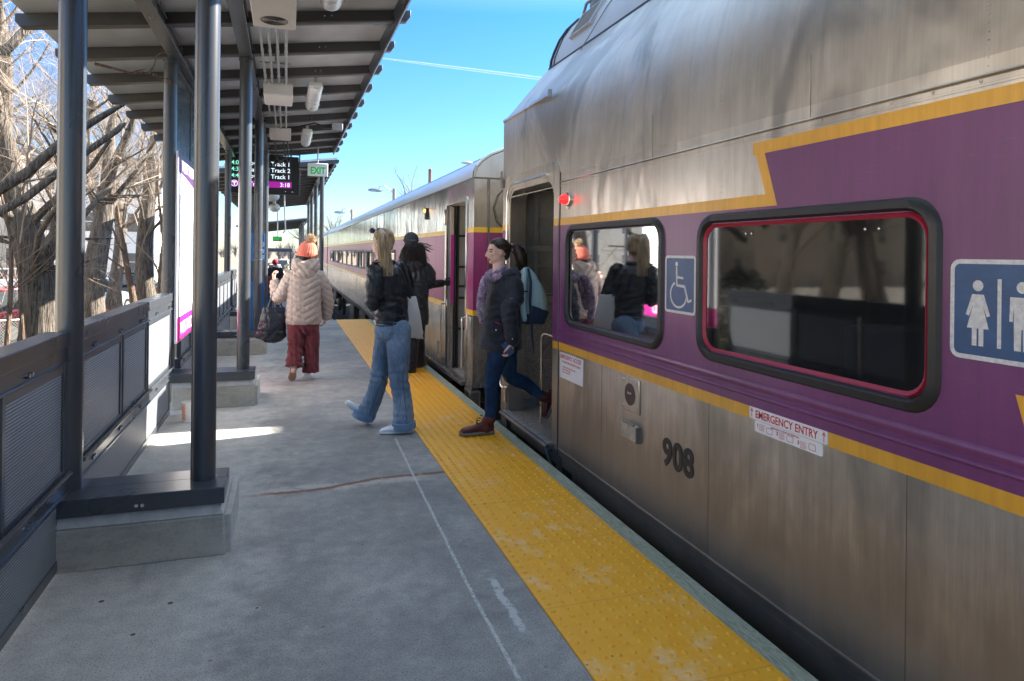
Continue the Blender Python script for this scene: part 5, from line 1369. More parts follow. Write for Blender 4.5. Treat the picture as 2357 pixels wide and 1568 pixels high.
def shoe(mbu,mbs,heel,toe,up,W=.045,Hh=.075,sole=.025,ankle=None):
    heel=V(heel);toe=V(toe); d=(toe-heel); L=d.length; d.normalize(); up=V(up); up=(up-d*up.dot(d)).normalized(); w=d.cross(up)
    prof=((0,.55,.72),(.05,.78,.95),(.2,.8,1.),(.38,.78,.92),(.55,.9,.72),(.75,1.,.55),(.9,.85,.42),(.97,.6,.30),(1,.3,.15))
    def ring(u,a,h0,h1,n=16):
        c=heel+d*(u*L); out=[]
        for k in range(n):
            t=2*math.pi*k/n; x=math.cos(t); z=math.sin(t)
            out.append(c+w*(W*a*math.copysign(abs(x)**.8,x))+up*((h0+h1)/2+(h1-h0)/2*math.copysign(abs(z)**.7,z)))
        return out
    mbu.rings([ring(u,a*.93,sole*.7,sole*.7+Hh*h) for u,a,h in prof])
    mbs.rings([ring(min(max(u,0),1)*1.02-.01,a*1.04+.03,0,sole*(1.25 if u>.95 else 1)) for u,a,h in prof])
def strands(mb,path,width,n,r=.004,spread_end=1.,rng=None,depth=.5,side=(1,0,0),wav=.004,seg=None,fall=.12):
    rg=rng or random.Random(2); path=[V(p) for p in path]; side=V(side).normalized()
    m=len(path)
    for k in range(n):
        a=rg.uniform(-1,1); b=rg.uniform(-1,1)*math.sqrt(max(0,1-a*a)); fw=V((-side.y,side.x,0)); ln=1-rg.random()**2*fall*3
        pts=[];rr=[];ph=rg.uniform(0,6)
        for i,p in enumerate(path):
            t=i/(m-1)
            if t>ln and i>2: break
            wd=width[i]; pts.append(p+side*(a*wd+wav*math.sin(ph+i*1.7))+fw*(b*wd*depth+wav*math.cos(ph*2+i*1.3))); rr.append(r*(1-.75*(i/(m-1))**2))
        if len(pts)<3: continue
        mb.tube(pts,rr,4,cap=True)
# ---- materials
def m_skin(name,c):
    m=Mat(name,c,.5); m.set('Subsurface Weight',.15); m.set('Subsurface Radius',(.9,.35,.2)); m.set('Subsurface Scale',.008)
    n=m.noise(18,3); m.set('Base Color',m.ramp(n,[(.3,[c[0]*.92,c[1]*.85,c[2]*.85]),(.7,c)])); return m.m
SKIN=m_skin('skin',(.66,.42,.33)); LIPS=simple('lips',(.42,.13,.12),.4,0,0); EYE=simple('eye_dark',(.03,.02,.02),.2,0,0)
def m_hair(name,c0,c1,rough=.42):
    m=Mat(name,c0,rough); n=m.noise(22,3,.7,scl=(2,2,.12)); m.set('Base Color',m.ramp(n,[(.35,c0),(.65,c1)])); m.bump(m.noise(60,2,.6,scl=(2,2,.1)),.5,.004); return m.m
HBL=m_hair('hair_blonde',(.20,.12,.055),(.52,.38,.22)); HBR=m_hair('hair_dark_brown',(.015,.009,.006),(.045,.026,.017)); HBK=m_hair('hair_black',(.008,.006,.006),(.028,.017,.015))
def m_cloth(name,c,rough=.8,var=.15,wr=.35,sc=9,sheen=.2,wd=.02,wv=300):
    m=Mat(name,c,rough,0,.3); m.set('Sheen Weight',sheen)
    n=m.noise(5,5,.65); f=m.noise(wv,2,.6)
    m.set('Base Color',m.ramp(n*.7+f*.3,[(.3,[x*(1-var) for x in c]),(.7,[min(1,x*(1+var)) for x in c])]))
    b=m.bump(m.noise(sc,4,.6,dist=.8),wr,wd); m.bump(f,.12,.001,b); return m.m
LEATH=m_cloth('black_leather',(.022,.024,.028),.34,.3,.75,8,0,.03,120)
def m_denim(name,c0,c1,c2):
    m=Mat(name,c1,.85,0,.2); n=m.noise(4,5,.7,scl=(1,1,.55)); f=m.noise(220,2,.7); w=m.noise(70,2,.6,scl=(1,1,.15))
    m.set('Base Color',m.ramp(n*.7+f*.15+w*.15,[(.36,c0),(.5,c1),(.66,c2)])); b=m.bump(m.noise(10,4,.65,dist=.6),.5,.02); m.bump(f,.2,.001,b); return m.m
DEN=m_denim('light_denim',(.075,.11,.165),(.15,.21,.29),(.33,.40,.48)); DEND=m_denim('dark_denim',(.008,.022,.055),(.018,.045,.10),(.05,.10,.18))
DENC=simple('denim_cuff',(.16,.25,.37),.85,0,.15,20,.2,200)
WHSH=simple('white_shoe',(.90,.90,.90),.45,0,.05,10); WSOLE=simple('white_sole',(.66,.66,.66),.6,0,.08,20); SOCK=simple('black_sock',(.01,.01,.012),.8,0,0)
CANV=m_cloth('cream_canvas',(.56,.53,.50),.85,.05,.3,6,.2,.02,200)
PUFF=m_cloth('mauve_puffer',(.37,.30,.255),.5,.06,.5,16,.15,.012,200); MAROON=m_cloth('maroon_trouser',(.135,.025,.032),.8,.15,.4,6); CORAL=m_cloth('coral_knit',(.60,.14,.09),.9,.12,.3,30,.4)
NAVY=m_cloth('navy_parka',(.017,.019,.027),.62,.25,.5,9,.15,.02); BLKC=m_cloth('black_cloth',(.012,.013,.016),.7,.25,.5,9); BLKG=m_cloth('glossy_black_bag',(.02,.023,.03),.3,.25,.6,7,0,.02,100)
def m_fur():
    m=Mat('pompom_fur',(.55,.38,.22),.9); n=m.noise(60,3,.8); m.set('Base Color',m.ramp(n,[(.35,(.30,.17,.08)),(.6,(.78,.60,.40))])); m.bump(n,1,.01); return m.m
FUR=m_fur()
def wr(amp,sc,ax=1.,ay=1.,az=1.,seed=0):
    def f(p,n): return amp*noise.fractal(V((p.x*ax*sc+seed,p.y*ay*sc,p.z*az*sc)),.7,2.1,3)
    return f
def folds(amp,sc,levels):
    """ring folds gathered near given (point, radius) spots plus soft noise"""
    def f(p,n):
        d=amp*.5*noise.fractal(V((p.x*sc,p.y*sc,p.z*sc*1.3)),.8,2.,3)
        for c,r,dr in levels:
            k=(p-V(c)); w=math.exp(-(k.length/r)**2)
            if w>.05: d+=amp*w*math.sin(k.dot(V(dr))*95+3*noise.noise(p*9))
        return d
    return f
def person(x,y,label): return thing('person',(x,y,0),label,'person')
# ================= 1. blonde woman walking left, leather jacket
A=person(.80,5.8,'woman with long blonde ponytail, black leather jacket and light blue jeans striding left')
f=V((-.72,.69,0)).normalized(); l=V((-f.y,f.x,0))      # l = her left (towards camera-left)
Q=lambda x,y,Y: PT(x,y,Y=Y)
shC=V((.815,5.80,1.345)); sL=shC+l*.165; sR=shC-l*.165
eL=Q(858,705,5.66); wL=eL+V((.03,.19,.05)); eR=Q(936,693,5.92); wR=eR+V((-.16,.10,.02))
kN=Q(918,872,5.70); aN=Q(928,975,5.66); kF=Q(874,865,5.94); aF=Q(840,955,6.0)
hN=V((.905,5.76,.86)); hF=V((.835,5.88,.86))
nk=V((.785,5.82,1.40)); hc=V((.772,5.85,1.575))
mb=MB(); HB_=head(mb,hc,(-.66,.75,-.05),.98)
limb(mb,[nk-V((0,0,.06)),hc-V((0,.01,.07))],[.058,.052])
torso(mb,[(.86,5.82,.84,.14,.11),(.855,5.82,.98,.12,.09),(.83,5.81,1.15,.14,.10),(.815,5.80,1.30,.15,.09),(.80,5.81,1.39,.07,.06)],f)
for s_,e_,w_ in ((sL,eL,wL),(sR,eR,wR)): limb(mb,[s_,e_,w_],[.048,.038,.028]); 
hand(mb,wL,(wL-eL),(0,0,-1),(1,0,0),1,.5); hand(mb,wR,(wR-eR),(0,0,-1),(-1,0,0),1,.5)
for h_,k_,a_ in ((hN,kN,aN),(hF,kF,aF)): limb(mb,[h_,k_,a_],[.06,.04,.026])
limb(mb,[aN,aN+V((-.01,0,-.03))],[.024,.022])
put(fuse(mb,.0055,3),'body',SKIN,A)
mb=MB()
torso(mb,[(.862,5.825,.885,.152,.118),(.862,5.825,.92,.158,.125),(.855,5.82,1.0,.155,.12),(.84,5.815,1.12,.168,.125),(.825,5.81,1.22,.178,.125),(.815,5.80,1.31,.172,.108),(.81,5.80,1.365,.125,.085),(.80,5.81,1.405,.075,.07)],f)
limb(mb,[sL-l*.02,sL+V((-.01,-.02,-.1)),eL+V((0,0,.02)),wL],[.076,.074,.062,.050]); limb(mb,[sR+l*.02,sR+V((.02,.02,-.1)),eR+V((0,0,.02)),wR],[.076,.074,.064,.052])
for s_ in (sL,sR): mb.ell(s_+V((0,0,.0)),(.078,.078,.06),14,8)
put(fuse(mb,.0065,4,folds(.0065,9,[((eL.x,eL.y,eL.z),.11,(.2,.1,1)),((.86,5.72,1.02),.16,(.2,0,.95)),((sL.x,sL.y,sL.z-.07),.09,(.8,0,.6)),((.93,5.74,1.2),.14,(1,0,.35)),((eR.x,eR.y,eR.z),.11,(.1,.1,1))])),'leather_jacket',LEATH,A)
mb=MB() # jacket details: waistband, yoke seam, buckle, epaulette, collar
def around(z,a,b,cx,cy,r,t0=0,t1=360,n=36,tilt=0):
    return [V((cx,cy,z))+l*a*math.cos(R(t))+f*b*math.sin(R(t))+V((0,0,tilt*math.cos(R(t)))) for t in [t0+(t1-t0)*k/n for k in range(n+1)]]
q9=MB(); mb.tube(around(.935,.163,.130,.861,5.825,0),.0035,6); mb.tube(around(.885,.156,.122,.862,5.825,0),.006,6)
mb.tube(around(1.315,.172,.112,.815,5.80,0,200,340),.003,5)
put_=mb.build('jacket_seam',LEATH,A,smooth=60)
mb=MB(); q=around(.905,.168,.133,.861,5.825,0,32,34,1)[0]; mb.box(q.x-.012,q.x+.012,q.y-.01,q.y+.008,.89,.93); mb.build('side_buckle',CHROME,A,bevel=.003)
mb=MB(); mb.tube(around(1.415,.070,.072,.795,5.815,0),.020,8); mb.build('jacket_collar',LEATH,A,smooth=60)
mb=MB(); mb.rings([[sL+V((dx,dy,dz)) for dx,dy,dz in ((-.03,-.02,.062),(.02,-.05,.062),(.02,-.05,.072),(-.03,-.02,.072))],[sL-l*.10+V((dx,dy,dz)) for dx,dy,dz in ((-.03,-.02,.072),(.02,-.05,.072),(.02,-.05,.082),(-.03,-.02,.082))]]); mb.build('epaulette',LEATH,A,bevel=.004)
# jeans
mb=MB()
torso(mb,[(.862,5.825,.955,.135,.10),(.863,5.825,.90,.152,.118),(.868,5.82,.84,.168,.138),(.868,5.815,.78,.155,.13),(.868,5.815,.74,.10,.09)],f)
mb.ell((.925,5.745,.845),(.088,.075,.085),16,10)
limb(mb,[hN+V((0,0,-.02)),hN.lerp(kN,.5)+V((0,-.01,0)),kN,kN.lerp(aN,.5)+V((.015,0,0)),aN+V((.005,0,-.035))],[.108,.098,.080,.080,.094],18,hem=True)
limb(mb,[hF+V((0,0,-.03)),hF.lerp(kF,.5),kF,kF.lerp(aF,.5)+V((.02,0,0)),aF+V((.005,0,-.005))],[.105,.095,.077,.076,.088],18,hem=True)
put(fuse(mb,.007,4,folds(.006,7,[(kN,.13,(.1,0,1)),(kF,.13,(.3,0,1)),((aN.x,aN.y,aN.z+.06),.09,(.2,0,1)),((.86,5.72,.80),.1,(.5,0,.8)),((aF.x,aF.y,aF.z+.06),.09,(.3,0,1))])),'jeans',DEN,A)
def cuff(mb,c,d,r,h=.055):
    d=V(d).normalized(); c=V(c); mb.tube([c-d*h*.5,c-d*h*.45,c+d*h*.45,c+d*h*.5,c+d*h*.5,c+d*h*.3],[r,r+.006,r+.007,r,r-.012,r-.014],24)
mb=MB(); cuff(mb,aN+V((.005,0,-.012)),V((.05,0,-1)),.094); cuff(mb,aF+V((-.01,0,-.0)),(aF-kF),.090); mb.build('jean_cuff',DENC,A,smooth=50)
# back pocket and seams
mb=MB(); pc=V((.905,5.668,.865)); px=V((.92,.38,0)).normalized()
o_=[(-.065,.05),(.065,.06),(.068,-.04),(.01,-.075),(-.055,-.05)]
def surf(a,b): 
    q=pc+px*a+V((0,0,b)); return q+V((.05,-.04,0)).normalized()*(-.0)+px.cross(V((0,0,1)))*(.012-2.2*a*a-1.6*b*b)
pts=[]
for i in range(len(o_)):
    a=o_[i]; b=o_[(i+1)%len(o_)]
    for k in range(5): pts.append(surf(a[0]+(b[0]-a[0])*k/5,a[1]+(b[1]-a[1])*k/5))
mb.tube(pts+[pts[0]],.0022,5); mb.build('pocket_stitching',simple('stitching',(.18,.25,.34),.8,0,0),A)
mb=MB()
for A_,B_2,C_2,r1,r2,r3 in ((hN,kN,aN,.104,.082,.088),(hF,kF,aF,.1,.08,.085)):
    o1=V((.25,-.97,0)); mb.tube([A_+o1*r1+V((0,0,-.04)),A_.lerp(B_2,.5)+o1*(r1-.004),B_2+o1*r2,B_2.lerp(C_2,.5)+o1*r2,C_2+o1*r3],.0028,5)
mb.build('jean_seam',simple('seam_denim',(.05,.08,.13),.85,0,0),A)
# shoes
for hl,tt,up in ((Q(948,1001,5.64),Q(877,999,5.66),(0,0,1)),(Q(842,976,6.03),Q(803,938,6.03),(.62,-.1,1))):
    a,b=MB(),MB()
    if up[0]==0: hl.z=.001; tt.z=.001
    hl,tt=V(hl),V(tt); d=(tt-hl).normalized(); tt=hl+d*.262
    shoe(a,b,hl,tt,up,.043,.070,.028); s=a.build('sneaker',WHSH,A,smooth=60); b.build('sole',WSOLE,s,smooth=40)
    up=V(up).normalized(); c=MB(); w_=d.cross(up)
    for k in range(4): p=hl+d*(.12+k*.024)+up*(.082-k*.007); c.tube([p-w_*.022,p+up*.004,p+w_*.022],.0032,5)
    c.build('laces',WSOLE,s)
    c=MB(); p=hl+d*.055+up*.085; c.ell(p,(.036,.036,.03),12,8); c.build('sock',SOCK,s,smooth=90)
# hair
mb=MB(); hr=V((.785,5.83,1.60)); fr=V((-.66,.75,0)).normalized(); lr=V((-fr.y,fr.x,0)); rot=Matrix((lr,fr,V((0,0,1)))).transposed()
mb.ell(hr,(.081,.098,.103),20,12,rot=rot); mb.ell(hr+V((.025,-.045,.045)),(.05,.05,.05),12,8); mb.ell(hr+V((.01,-.03,-.05)),(.065,.07,.055),14,8,rot=rot)
m2=fuse(mb,.006,3,wr(.004,30,1,1,.2)); hb=put(m2,'hair',HBL,A)
mb=MB(); pth=[Q(870,545,5.77),Q(876,534,5.73),Q(881,542,5.70),Q(883,562,5.69),Q(885,588,5.68),Q(888,612,5.67),Q(890,636,5.665),Q(893,660,5.66)]
strands(mb,pth,[.02,.035,.045,.052,.056,.058,.055,.045],260,.0042,depth=.45,side=(.9,.3,0),wav=.006,fall=.16)
mb.tube(pth[:6],[.03,.04,.045,.042,.03,.008],12,flat=.6)
mb.build('ponytail',HBL,hb,smooth=80)
mb=MB(); p=hc+V((-.035,-.0,.095)); g1=p+lr*.085; mb.tube([g1+V((.04,-.06,-.07)),g1+V((.02,-.02,-.01)),g1],[.003,.004,.004],6)
g2=[g1+fr*.02+V((0,0,.005)),p+fr*.045+V((0,0,.022)),p-lr*.08+fr*.02]; mb.tube(g2,[.004]*3,6)
mb.ell(g1+fr*.015-lr*.035+V((0,0,.008)),(.034,.012,.026),12,6,rot=rot); mb.ell(p-lr*.04+fr*.02+V((0,0,.01)),(.034,.012,.026),12,6,rot=rot)
mb.build('sunglasses',simple('sunglass_purple',(.03,.015,.05),.1,0,0),A,smooth=80)
# tote bag on right shoulder
T=thing('tote_bag',(1.03,5.9,.78),'plain cream canvas tote hanging from the blonde woman\'s shoulder','bag')
b0=Q(940,682,5.83);b1=Q(956,682,5.97);b2=Q(973,781,5.99);b3=Q(930,775,5.83)
mb=MB(); rs=[]
for t_ in [k/10 for k in range(11)]:
    L0=b0.lerp(b3,t_); R0=b1.lerp(b2,t_); th=.018+.03*math.sin(t_*2.6); dr=(R0-L0).normalized(); nn=V((dr.y,-dr.x,0)).normalized(); c=(L0+R0)/2; hw=(R0-L0).length/2
    rs.append([c+dr*hw*math.cos(q)*(1+.02*math.sin(t_*9))+nn*th*math.copysign(abs(math.sin(q))**.7,math.sin(q)) for q in [2*math.pi*k/24 for k in range(24)]])
mb.rings(rs); bg_=put(fuse(mb,.006,2,folds(.004,8,[(b2,.1,(1,0,-.6)),(b0,.08,(1,0,.2))])),'bag_body',CANV,T)
mb=MB(); st=[b0+V((.01,0,-.02)),Q(941,650,5.80),Q(934,622,5.79),Q(925,607,5.82),Q(922,604,5.90)]; mb.tube(st,.016,8,flat=.3); st=[b1+V((-.02,0,-.02)),Q(950,650,5.92),Q(940,618,5.90),Q(926,605,5.90)]; mb.tube(st,.014,8,flat=.3); mb.build('strap',LEATH,T,smooth=60)
# ================= 2. woman in beanie
B_=person(.19,8.3,'woman in coral pompom beanie, mauve puffer coat and wide maroon trousers walking away')
f2=(.05,1); 
hc=V((.215,8.33,1.475)); mb=MB(); head(mb,hc,(.1,1),.95); limb(mb,[(.20,8.3,1.25),(.21,8.31,1.42)],[.055,.052])
torso(mb,[(.2,8.3,.70,.15,.12),(.2,8.3,.9,.13,.1),(.2,8.3,1.1,.15,.11),(.2,8.3,1.24,.14,.09)],f2)
sL=V((.035,8.3,1.20)); eL=Q(640,688,8.33); wL=Q(633,652,8.45); sR=V((.385,8.3,1.20)); eR=Q(754,690,8.32); wR=Q(752,727,8.36)
limb(mb,[sL,eL,wL],[.05,.042,.03]); limb(mb,[sR,eR,wR],[.05,.042,.03])
hand(mb,wL+V((-.005,0,.02)),Q(628,628,8.45)-wL,(1,.1,-.1),(.2,.9,.2),1.,[.8,.9,1.,1.]); hand(mb,wR,Q(746,748,8.36)-wR,(-1,.2,0),(0,1,0),1.,.5)
for x0,kx,ax in ((.13,(.13,8.30,.38),(.095,8.17,.13)),(.29,(.29,8.33,.38),(.265,8.34,.08))): limb(mb,[(x0,8.3,.70),kx,ax],[.06,.045,.03])
put(fuse(mb,.0055,3),'body',SKIN,B_)
mb=MB()
torso(mb,[(.205,8.3,.655,.190,.16),(.205,8.3,.70,.200,.168),(.205,8.3,.85,.192,.16),(.205,8.3,1.0,.190,.155),(.205,8.3,1.15,.195,.15),(.208,8.3,1.24,.185,.125),(.21,8.3,1.31,.11,.09)],f2)
limb(mb,[sL+V((.03,0,-.01)),sL+V((-.02,0,-.1)),eL+V((.005,0,.0)),wL],[.088,.086,.074,.058]); limb(mb,[sR+V((-.02,0,-.01)),sR+V((.03,0,-.1)),eR,wR],[.088,.082,.070,.058])
def quilt(p,n):
    x=abs(p.x-.205); arm=(p.x<.0 and p.z>.75) or p.x>.415
    if arm: ph=(p.z*.9+abs(p.y-8.3)*.2+.6*(p.x-.2))/.062
    else: ph=(p.z-x*.55)/.078
    s=abs(math.sin(math.pi*ph)); d=.011*(s**.55)-.006
    if not arm: 
        for gx in (.075,.335): d-=.006*math.exp(-((p.x-gx)/.006)**2)
    return d+.0035*noise.fractal(p*28,.6,2.,3)+.003*noise.fractal(V((p.x*60,p.y*60,p.z*9)),.6,2,2)
put(fuse(mb,.006,3,quilt),'puffer_coat',PUFF,B_)
mb=MB(); mb.ell((.215,8.235,1.315),(.165,.085,.085),20,12); mb.ell((.13,8.26,1.355),(.075,.08,.07),14,8); mb.ell((.30,8.26,1.355),(.075,.08,.07),14,8); mb.ell((.215,8.19,1.25),(.105,.05,.08),14,8); mb.ell((.215,8.40,1.33),(.11,.06,.06),14,8)
put(fuse(mb,.006,4,folds(.007,9,[((.215,8.17,1.30),.13,(.8,0,.6)),((.32,8.2,1.33),.1,(-.7,0,.6))])),'hood',PUFF,B_)
mb=MB()
torso(mb,[(.205,8.3,.75,.155,.13),(.205,8.3,.66,.175,.15),(.205,8.3,.58,.16,.13),(.205,8.3,.54,.1,.09)],f2)
limb(mb,[(.125,8.28,.64),(.12,8.28,.5),(.115,8.28,.36),(.10,8.22,.17)],[.105,.10,.088,.098],20,hem=True); limb(mb,[(.285,8.30,.64),(.29,8.31,.45),(.290,8.32,.25),(.288,8.33,.085)],[.102,.094,.086,.094],20,hem=True)
m2=fuse(mb,.007,4,folds(.012,5,[((.12,8.2,.30),.16,(.7,0,.8)),((.29,8.25,.3),.2,(1,0,.1)),((.2,8.2,.55),.12,(.9,0,.4))])); put(m2,'wide_trousers',MAROON,B_)
for hl,tt,up in ((V((.098,8.155,.165)),V((.078,8.27,.012)),(0,-1,-.25)),(V((.255,8.28,.001)),V((.245,8.53,.001)),(0,0,1))):
    a,b=MB(),MB()
    if up[1]: d=(tt-hl).normalized(); tt=hl+d*.215; shoe(a,b,hl,tt,(0,.8,.5),.044,.065,.03)
    else: shoe(a,b,hl,tt,up,.044,.075,.032)
    s=a.build('sneaker',WHSH,B_,smooth=60); b.build('sole',simple('tan_sole',(.42,.28,.2),.7,0,.1,30) if up[1] else WSOLE,s,smooth=40)
mb=MB(); # beanie
rs=[]; cb=V((.228,8.31,1.425)); ax=V((.16,.05,1)).normalized(); sx,sy=V((1,0,-.16)).normalized(),V((0,1,-.05)).normalized()
for h_,r_ in ((0,.106),(.008,.114),(.06,.116),(.068,.110),(.11,.104),(.15,.085),(.18,.058),(.195,.025)):
    rs.append([cb+ax*h_+(sx*math.cos(q)+sy*math.sin(q)*1.05)*r_*(1+.022*math.sin(q*26)) for q in [2*math.pi*k/104 for k in range(104)]])
mb.rings(rs); m_=mb.build('beanie',CORAL,B_,smooth=60)
mb=MB(); pc=PT(717,550,Y=8.3); rg=random.Random(4)
mb.ell(pc,(.042,.042,.042),14,10)
for k in range(700):
    u=V((rg.gauss(0,1),rg.gauss(0,1),rg.gauss(0,1))).normalized(); mb.tube([pc+u*.035,pc+u*rg.uniform(.055,.068)+V((rg.gauss(0,.004),0,rg.gauss(0,.004)))],[.0028,.0006],3)
mb.build('pompom',FUR,m_)
mb=MB(); rg=random.Random(8); mb.ell((.205,8.30,1.42),(.092,.09,.06),16,10)
for k in range(60):
    t=rg.uniform(0,math.pi*2); p=V((.215+.09*math.cos(t),8.30+.085*math.sin(t),1.45)); mb.tube([p,p+V((rg.gauss(-.01,.02),-.01,-.05)),p+V((rg.gauss(-.03,.03),-.015,-.10))],[.006,.005,.002],4)
mb.build('hair',HBK,B_,smooth=80)
T=thing('handbag',(-.17,8.3,.42),'large glossy black padded handbag hanging from the forearm of the beanie woman','bag')
q0=Q(606,708,8.3);q1=Q(655,708,8.3);q2=Q(659,780,8.3);q3=Q(588,772,8.3)
mb=MB(); rs=[]
for t_ in [k/12 for k in range(13)]:
    L0=q0.lerp(q3,t_); R0=q1.lerp(q2,t_); c=(L0+R0)/2; hw=(R0-L0).length/2; th=.02+.065*math.sin(min(t_*2.,1.57)); sag=V((0,0,-.06*math.sin(math.pi*.0)*t_)); 
    rs.append([c+V((hw*math.cos(q),th*math.sin(q),-(.045*t_*(1-abs(math.cos(q)))) )) for q in [2*math.pi*k/28 for k in range(28)]])
mb.rings(rs); mb.ell(((q2+q3)/2+V((.02,0,-.015))),(.12,.075,.05),18,10)
def bq(p,n): 
    s=abs(math.sin(math.pi*(p.x+p.z*.15)/.085)); t_=abs(math.sin(math.pi*(p.z+.02)/.10)); return .006*(min(s,t_)**.6)+.004*noise.fractal(p*12,.6,2,3)
put(fuse(mb,.006,3,bq),'bag_body',BLKG,T)
mb=MB(); top=Q(632,672,8.33)
for a_,b_ in ((q0.lerp(q1,.18),q0.lerp(q1,.52)),(q0.lerp(q1,.45),q0.lerp(q1,.9))): mb.tube([a_+V((0,0,-.02)),a_.lerp(top,.6)+V((-.005,0,0)),top+V((-.02,0,.0)),top+V((.03,0,.0)),b_.lerp(top,.5)+V((.012,0,0)),b_+V((0,0,-.02))],.010,8,flat=.5)
mb.build('handle',BLKG,T,smooth=60)
# ================= 3. woman in black reaching for the coach door
C_=person(1.5,8.45,'person with wavy black hair and dark cap reaching for the coach door, one hand gloved')
f3=V((.25,.97,0)).normalized(); hc=V((1.475,8.47,1.60)); mb=MB(); head(mb,hc,(.2,.98),1.); limb(mb,[(1.5,8.45,1.36),(1.48,8.46,1.55)],[.058,.054])
torso(mb,[(1.53,8.45,.82,.15,.11),(1.53,8.45,1.0,.13,.1),(1.53,8.45,1.2,.16,.11),(1.52,8.45,1.33,.15,.09)],f3)
sL=V((1.37,8.5,1.30)); eL=V((1.33,8.55,1.04)); wL=V((1.37,8.75,.95)); sR=V((1.675,8.42,1.29)); eR=Q(972,655,8.42); wR=Q(1022,652,8.60)
limb(mb,[sL,eL,wL],[.05,.04,.03]); limb(mb,[sR,eR,wR],[.05,.042,.03]); hand(mb,wL,wL-eL,(1,0,0),(0,0,1)); hand(mb,wR,(1,.25,.02),(0,-1,0),(0,0,1),1.,[.7,.8,.9,1.])
kN=V((1.50,8.44,.46)); aN=Q(944,845,8.42); kF=V((1.60,8.55,.47)); aF=Q(965,833,8.75)
limb(mb,[(1.47,8.45,.85),kN,aN],[.085,.06,.04]); limb(mb,[(1.58,8.47,.85),kF,aF],[.085,.06,.04])
GLOVE=simple('grey_glove',(.06,.062,.065),.8,0,.1,30)
put(fuse(mb,.006,3),'body',[SKIN,GLOVE],C_,lambda p:1 if p.x>1.80 else 0)
mb=MB()
torso(mb,[(1.535,8.45,.60,.165,.14),(1.535,8.45,.68,.172,.15),(1.53,8.45,.9,.165,.14),(1.53,8.45,1.1,.175,.14),(1.525,8.45,1.25,.18,.125),(1.52,8.45,1.33,.14,.1),(1.51,8.45,1.40,.08,.08)],f3)
limb(mb,[sL,eL,wL],[.085,.072,.05]); limb(mb,[sR+V((-.02,0,0)),sR+V((.03,0,-.1)),eR,eR.lerp(wR,.6),wR+V((-.02,0,0))],[.088,.084,.070,.055,.047])
mb.ell((1.50,8.37,1.34),(.14,.07,.09),16,10)
put(fuse(mb,.0065,4,folds(.008,7,[(eR,.13,(1,0,.7)),((1.53,8.33,.95),.2,(.4,0,1)),((1.53,8.33,1.25),.15,(1,0,.2))])),'jacket',m_cloth('black_shell',(.022,.024,.028),.42,.25,.5,8,.05,.02,200),C_)
mb=MB(); torso(mb,[(1.53,8.45,.85,.14,.11),(1.53,8.45,.75,.16,.13),(1.53,8.45,.66,.14,.11),(1.53,8.45,.62,.08,.08)],f3)
limb(mb,[(1.475,8.45,.72),kN,aN+V((0,0,-.03))],[.095,.085,.083],18); limb(mb,[(1.585,8.47,.72),kF,aF+V((0,0,-.01))],[.095,.08,.075],18)
put(fuse(mb,.007,4,folds(.008,6,[(kN,.13,(.2,0,1)),(aN,.12,(.2,0,1))])),'baggy_trousers',BLKC,C_)
for hl,tt in ((aN+V((0,-.04,0)),aN+V((.06,.2,0))),(V((aF.x,aF.y,0)),V((aF.x+.1,aF.y+.2,0)))):
    a,b=MB(),MB(); hl.z=tt.z=.012; shoe(a,b,hl,tt,(0,0,1),.05,.09,.035); s=a.build('shoe',BLKG,C_,smooth=60); b.build('sole',BLACK,s,smooth=40)
mb=MB(); mb.ell((1.475,8.45,1.655),(.093,.105,.095),20,12); mb.tube([(1.475+.092*math.cos(t),8.45+.104*math.sin(t),1.645) for t in [2*math.pi*k/24 for k in range(25)]],.010,6); mb.box(1.43,1.56,8.52,8.66,1.63,1.645)
cp_=mb.build('cap',simple('charcoal_cap',(.03,.034,.04),.85,0,.1,40,.3,300),C_,smooth=50)
MB().box(1.44,1.515,8.336,8.345,1.637,1.653).build('cap_strap',simple('cap_strap',(.09,.1,.1),.6,0,0),cp_)
mb=MB(); rg=random.Random(14); mb.ell((1.49,8.41,1.54),(.095,.075,.09),18,12)
for k in range(620):
    t=rg.uniform(-1,1); p=V((1.485+.085*t,8.40-.05*math.sqrt(1-t*t*.9)+rg.gauss(0,.01),1.62-rg.uniform(0,.08))); dr=t+rg.gauss(0,.25); L_=rg.uniform(.14,.27); pts=[p]; blow=.55 if rg.random()<.07 and t>.1 else 0
    ph=rg.uniform(0,6)
    for i in range(1,8):
        u=i/7; pts.append(p+V((dr*.085*u**.8+blow*L_*u*.9+.014*math.sin(ph+i*1.4),-.03*math.sin(u*3)+.01*math.cos(ph+i),-L_*u*(1-.75*(blow>0))+.010*math.cos(ph+i*1.7))))
    mb.tube(pts,[.0048*(1-.75*(i/7)**1.5) for i in range(8)],4)
mb.build('hair',HBK,C_,smooth=80)
# ================= 4. woman stepping off the train
D_=person(1.62,5.4,'woman in navy parka and lilac scarf stepping off the double deck coach')
f4=V((-1,.0,0)); X=lambda x,z,y=5.4: V((x,y,z))
hc=Q(1141,578,5.42)+V((.012,0,.0)); mb=MB(); HD=head(mb,hc,(-1,-.02,-.06),.94,.97)
limb(mb,[X(1.70,1.27),X(1.675,1.36),hc+V((.025,0,-.05))],[.06,.052,.05])
torso(mb,[(1.71,5.42,.74,.13,.11),(1.715,5.42,.9,.12,.1),(1.73,5.42,1.1,.14,.11),(1.735,5.42,1.26,.14,.09)],f4)
sN=X(1.765,1.225,5.27); eN=Q(1172,722,5.20); wN=Q(1180,788,5.20); sF=X(1.73,1.22,5.57); eF=X(1.72,.95,5.63); wF=X(1.75,.78,5.60)
limb(mb,[sN,eN+V((0,.01,0)),wN],[.04,.032,.026]); limb(mb,[sF,eF,wF],[.05,.04,.028])
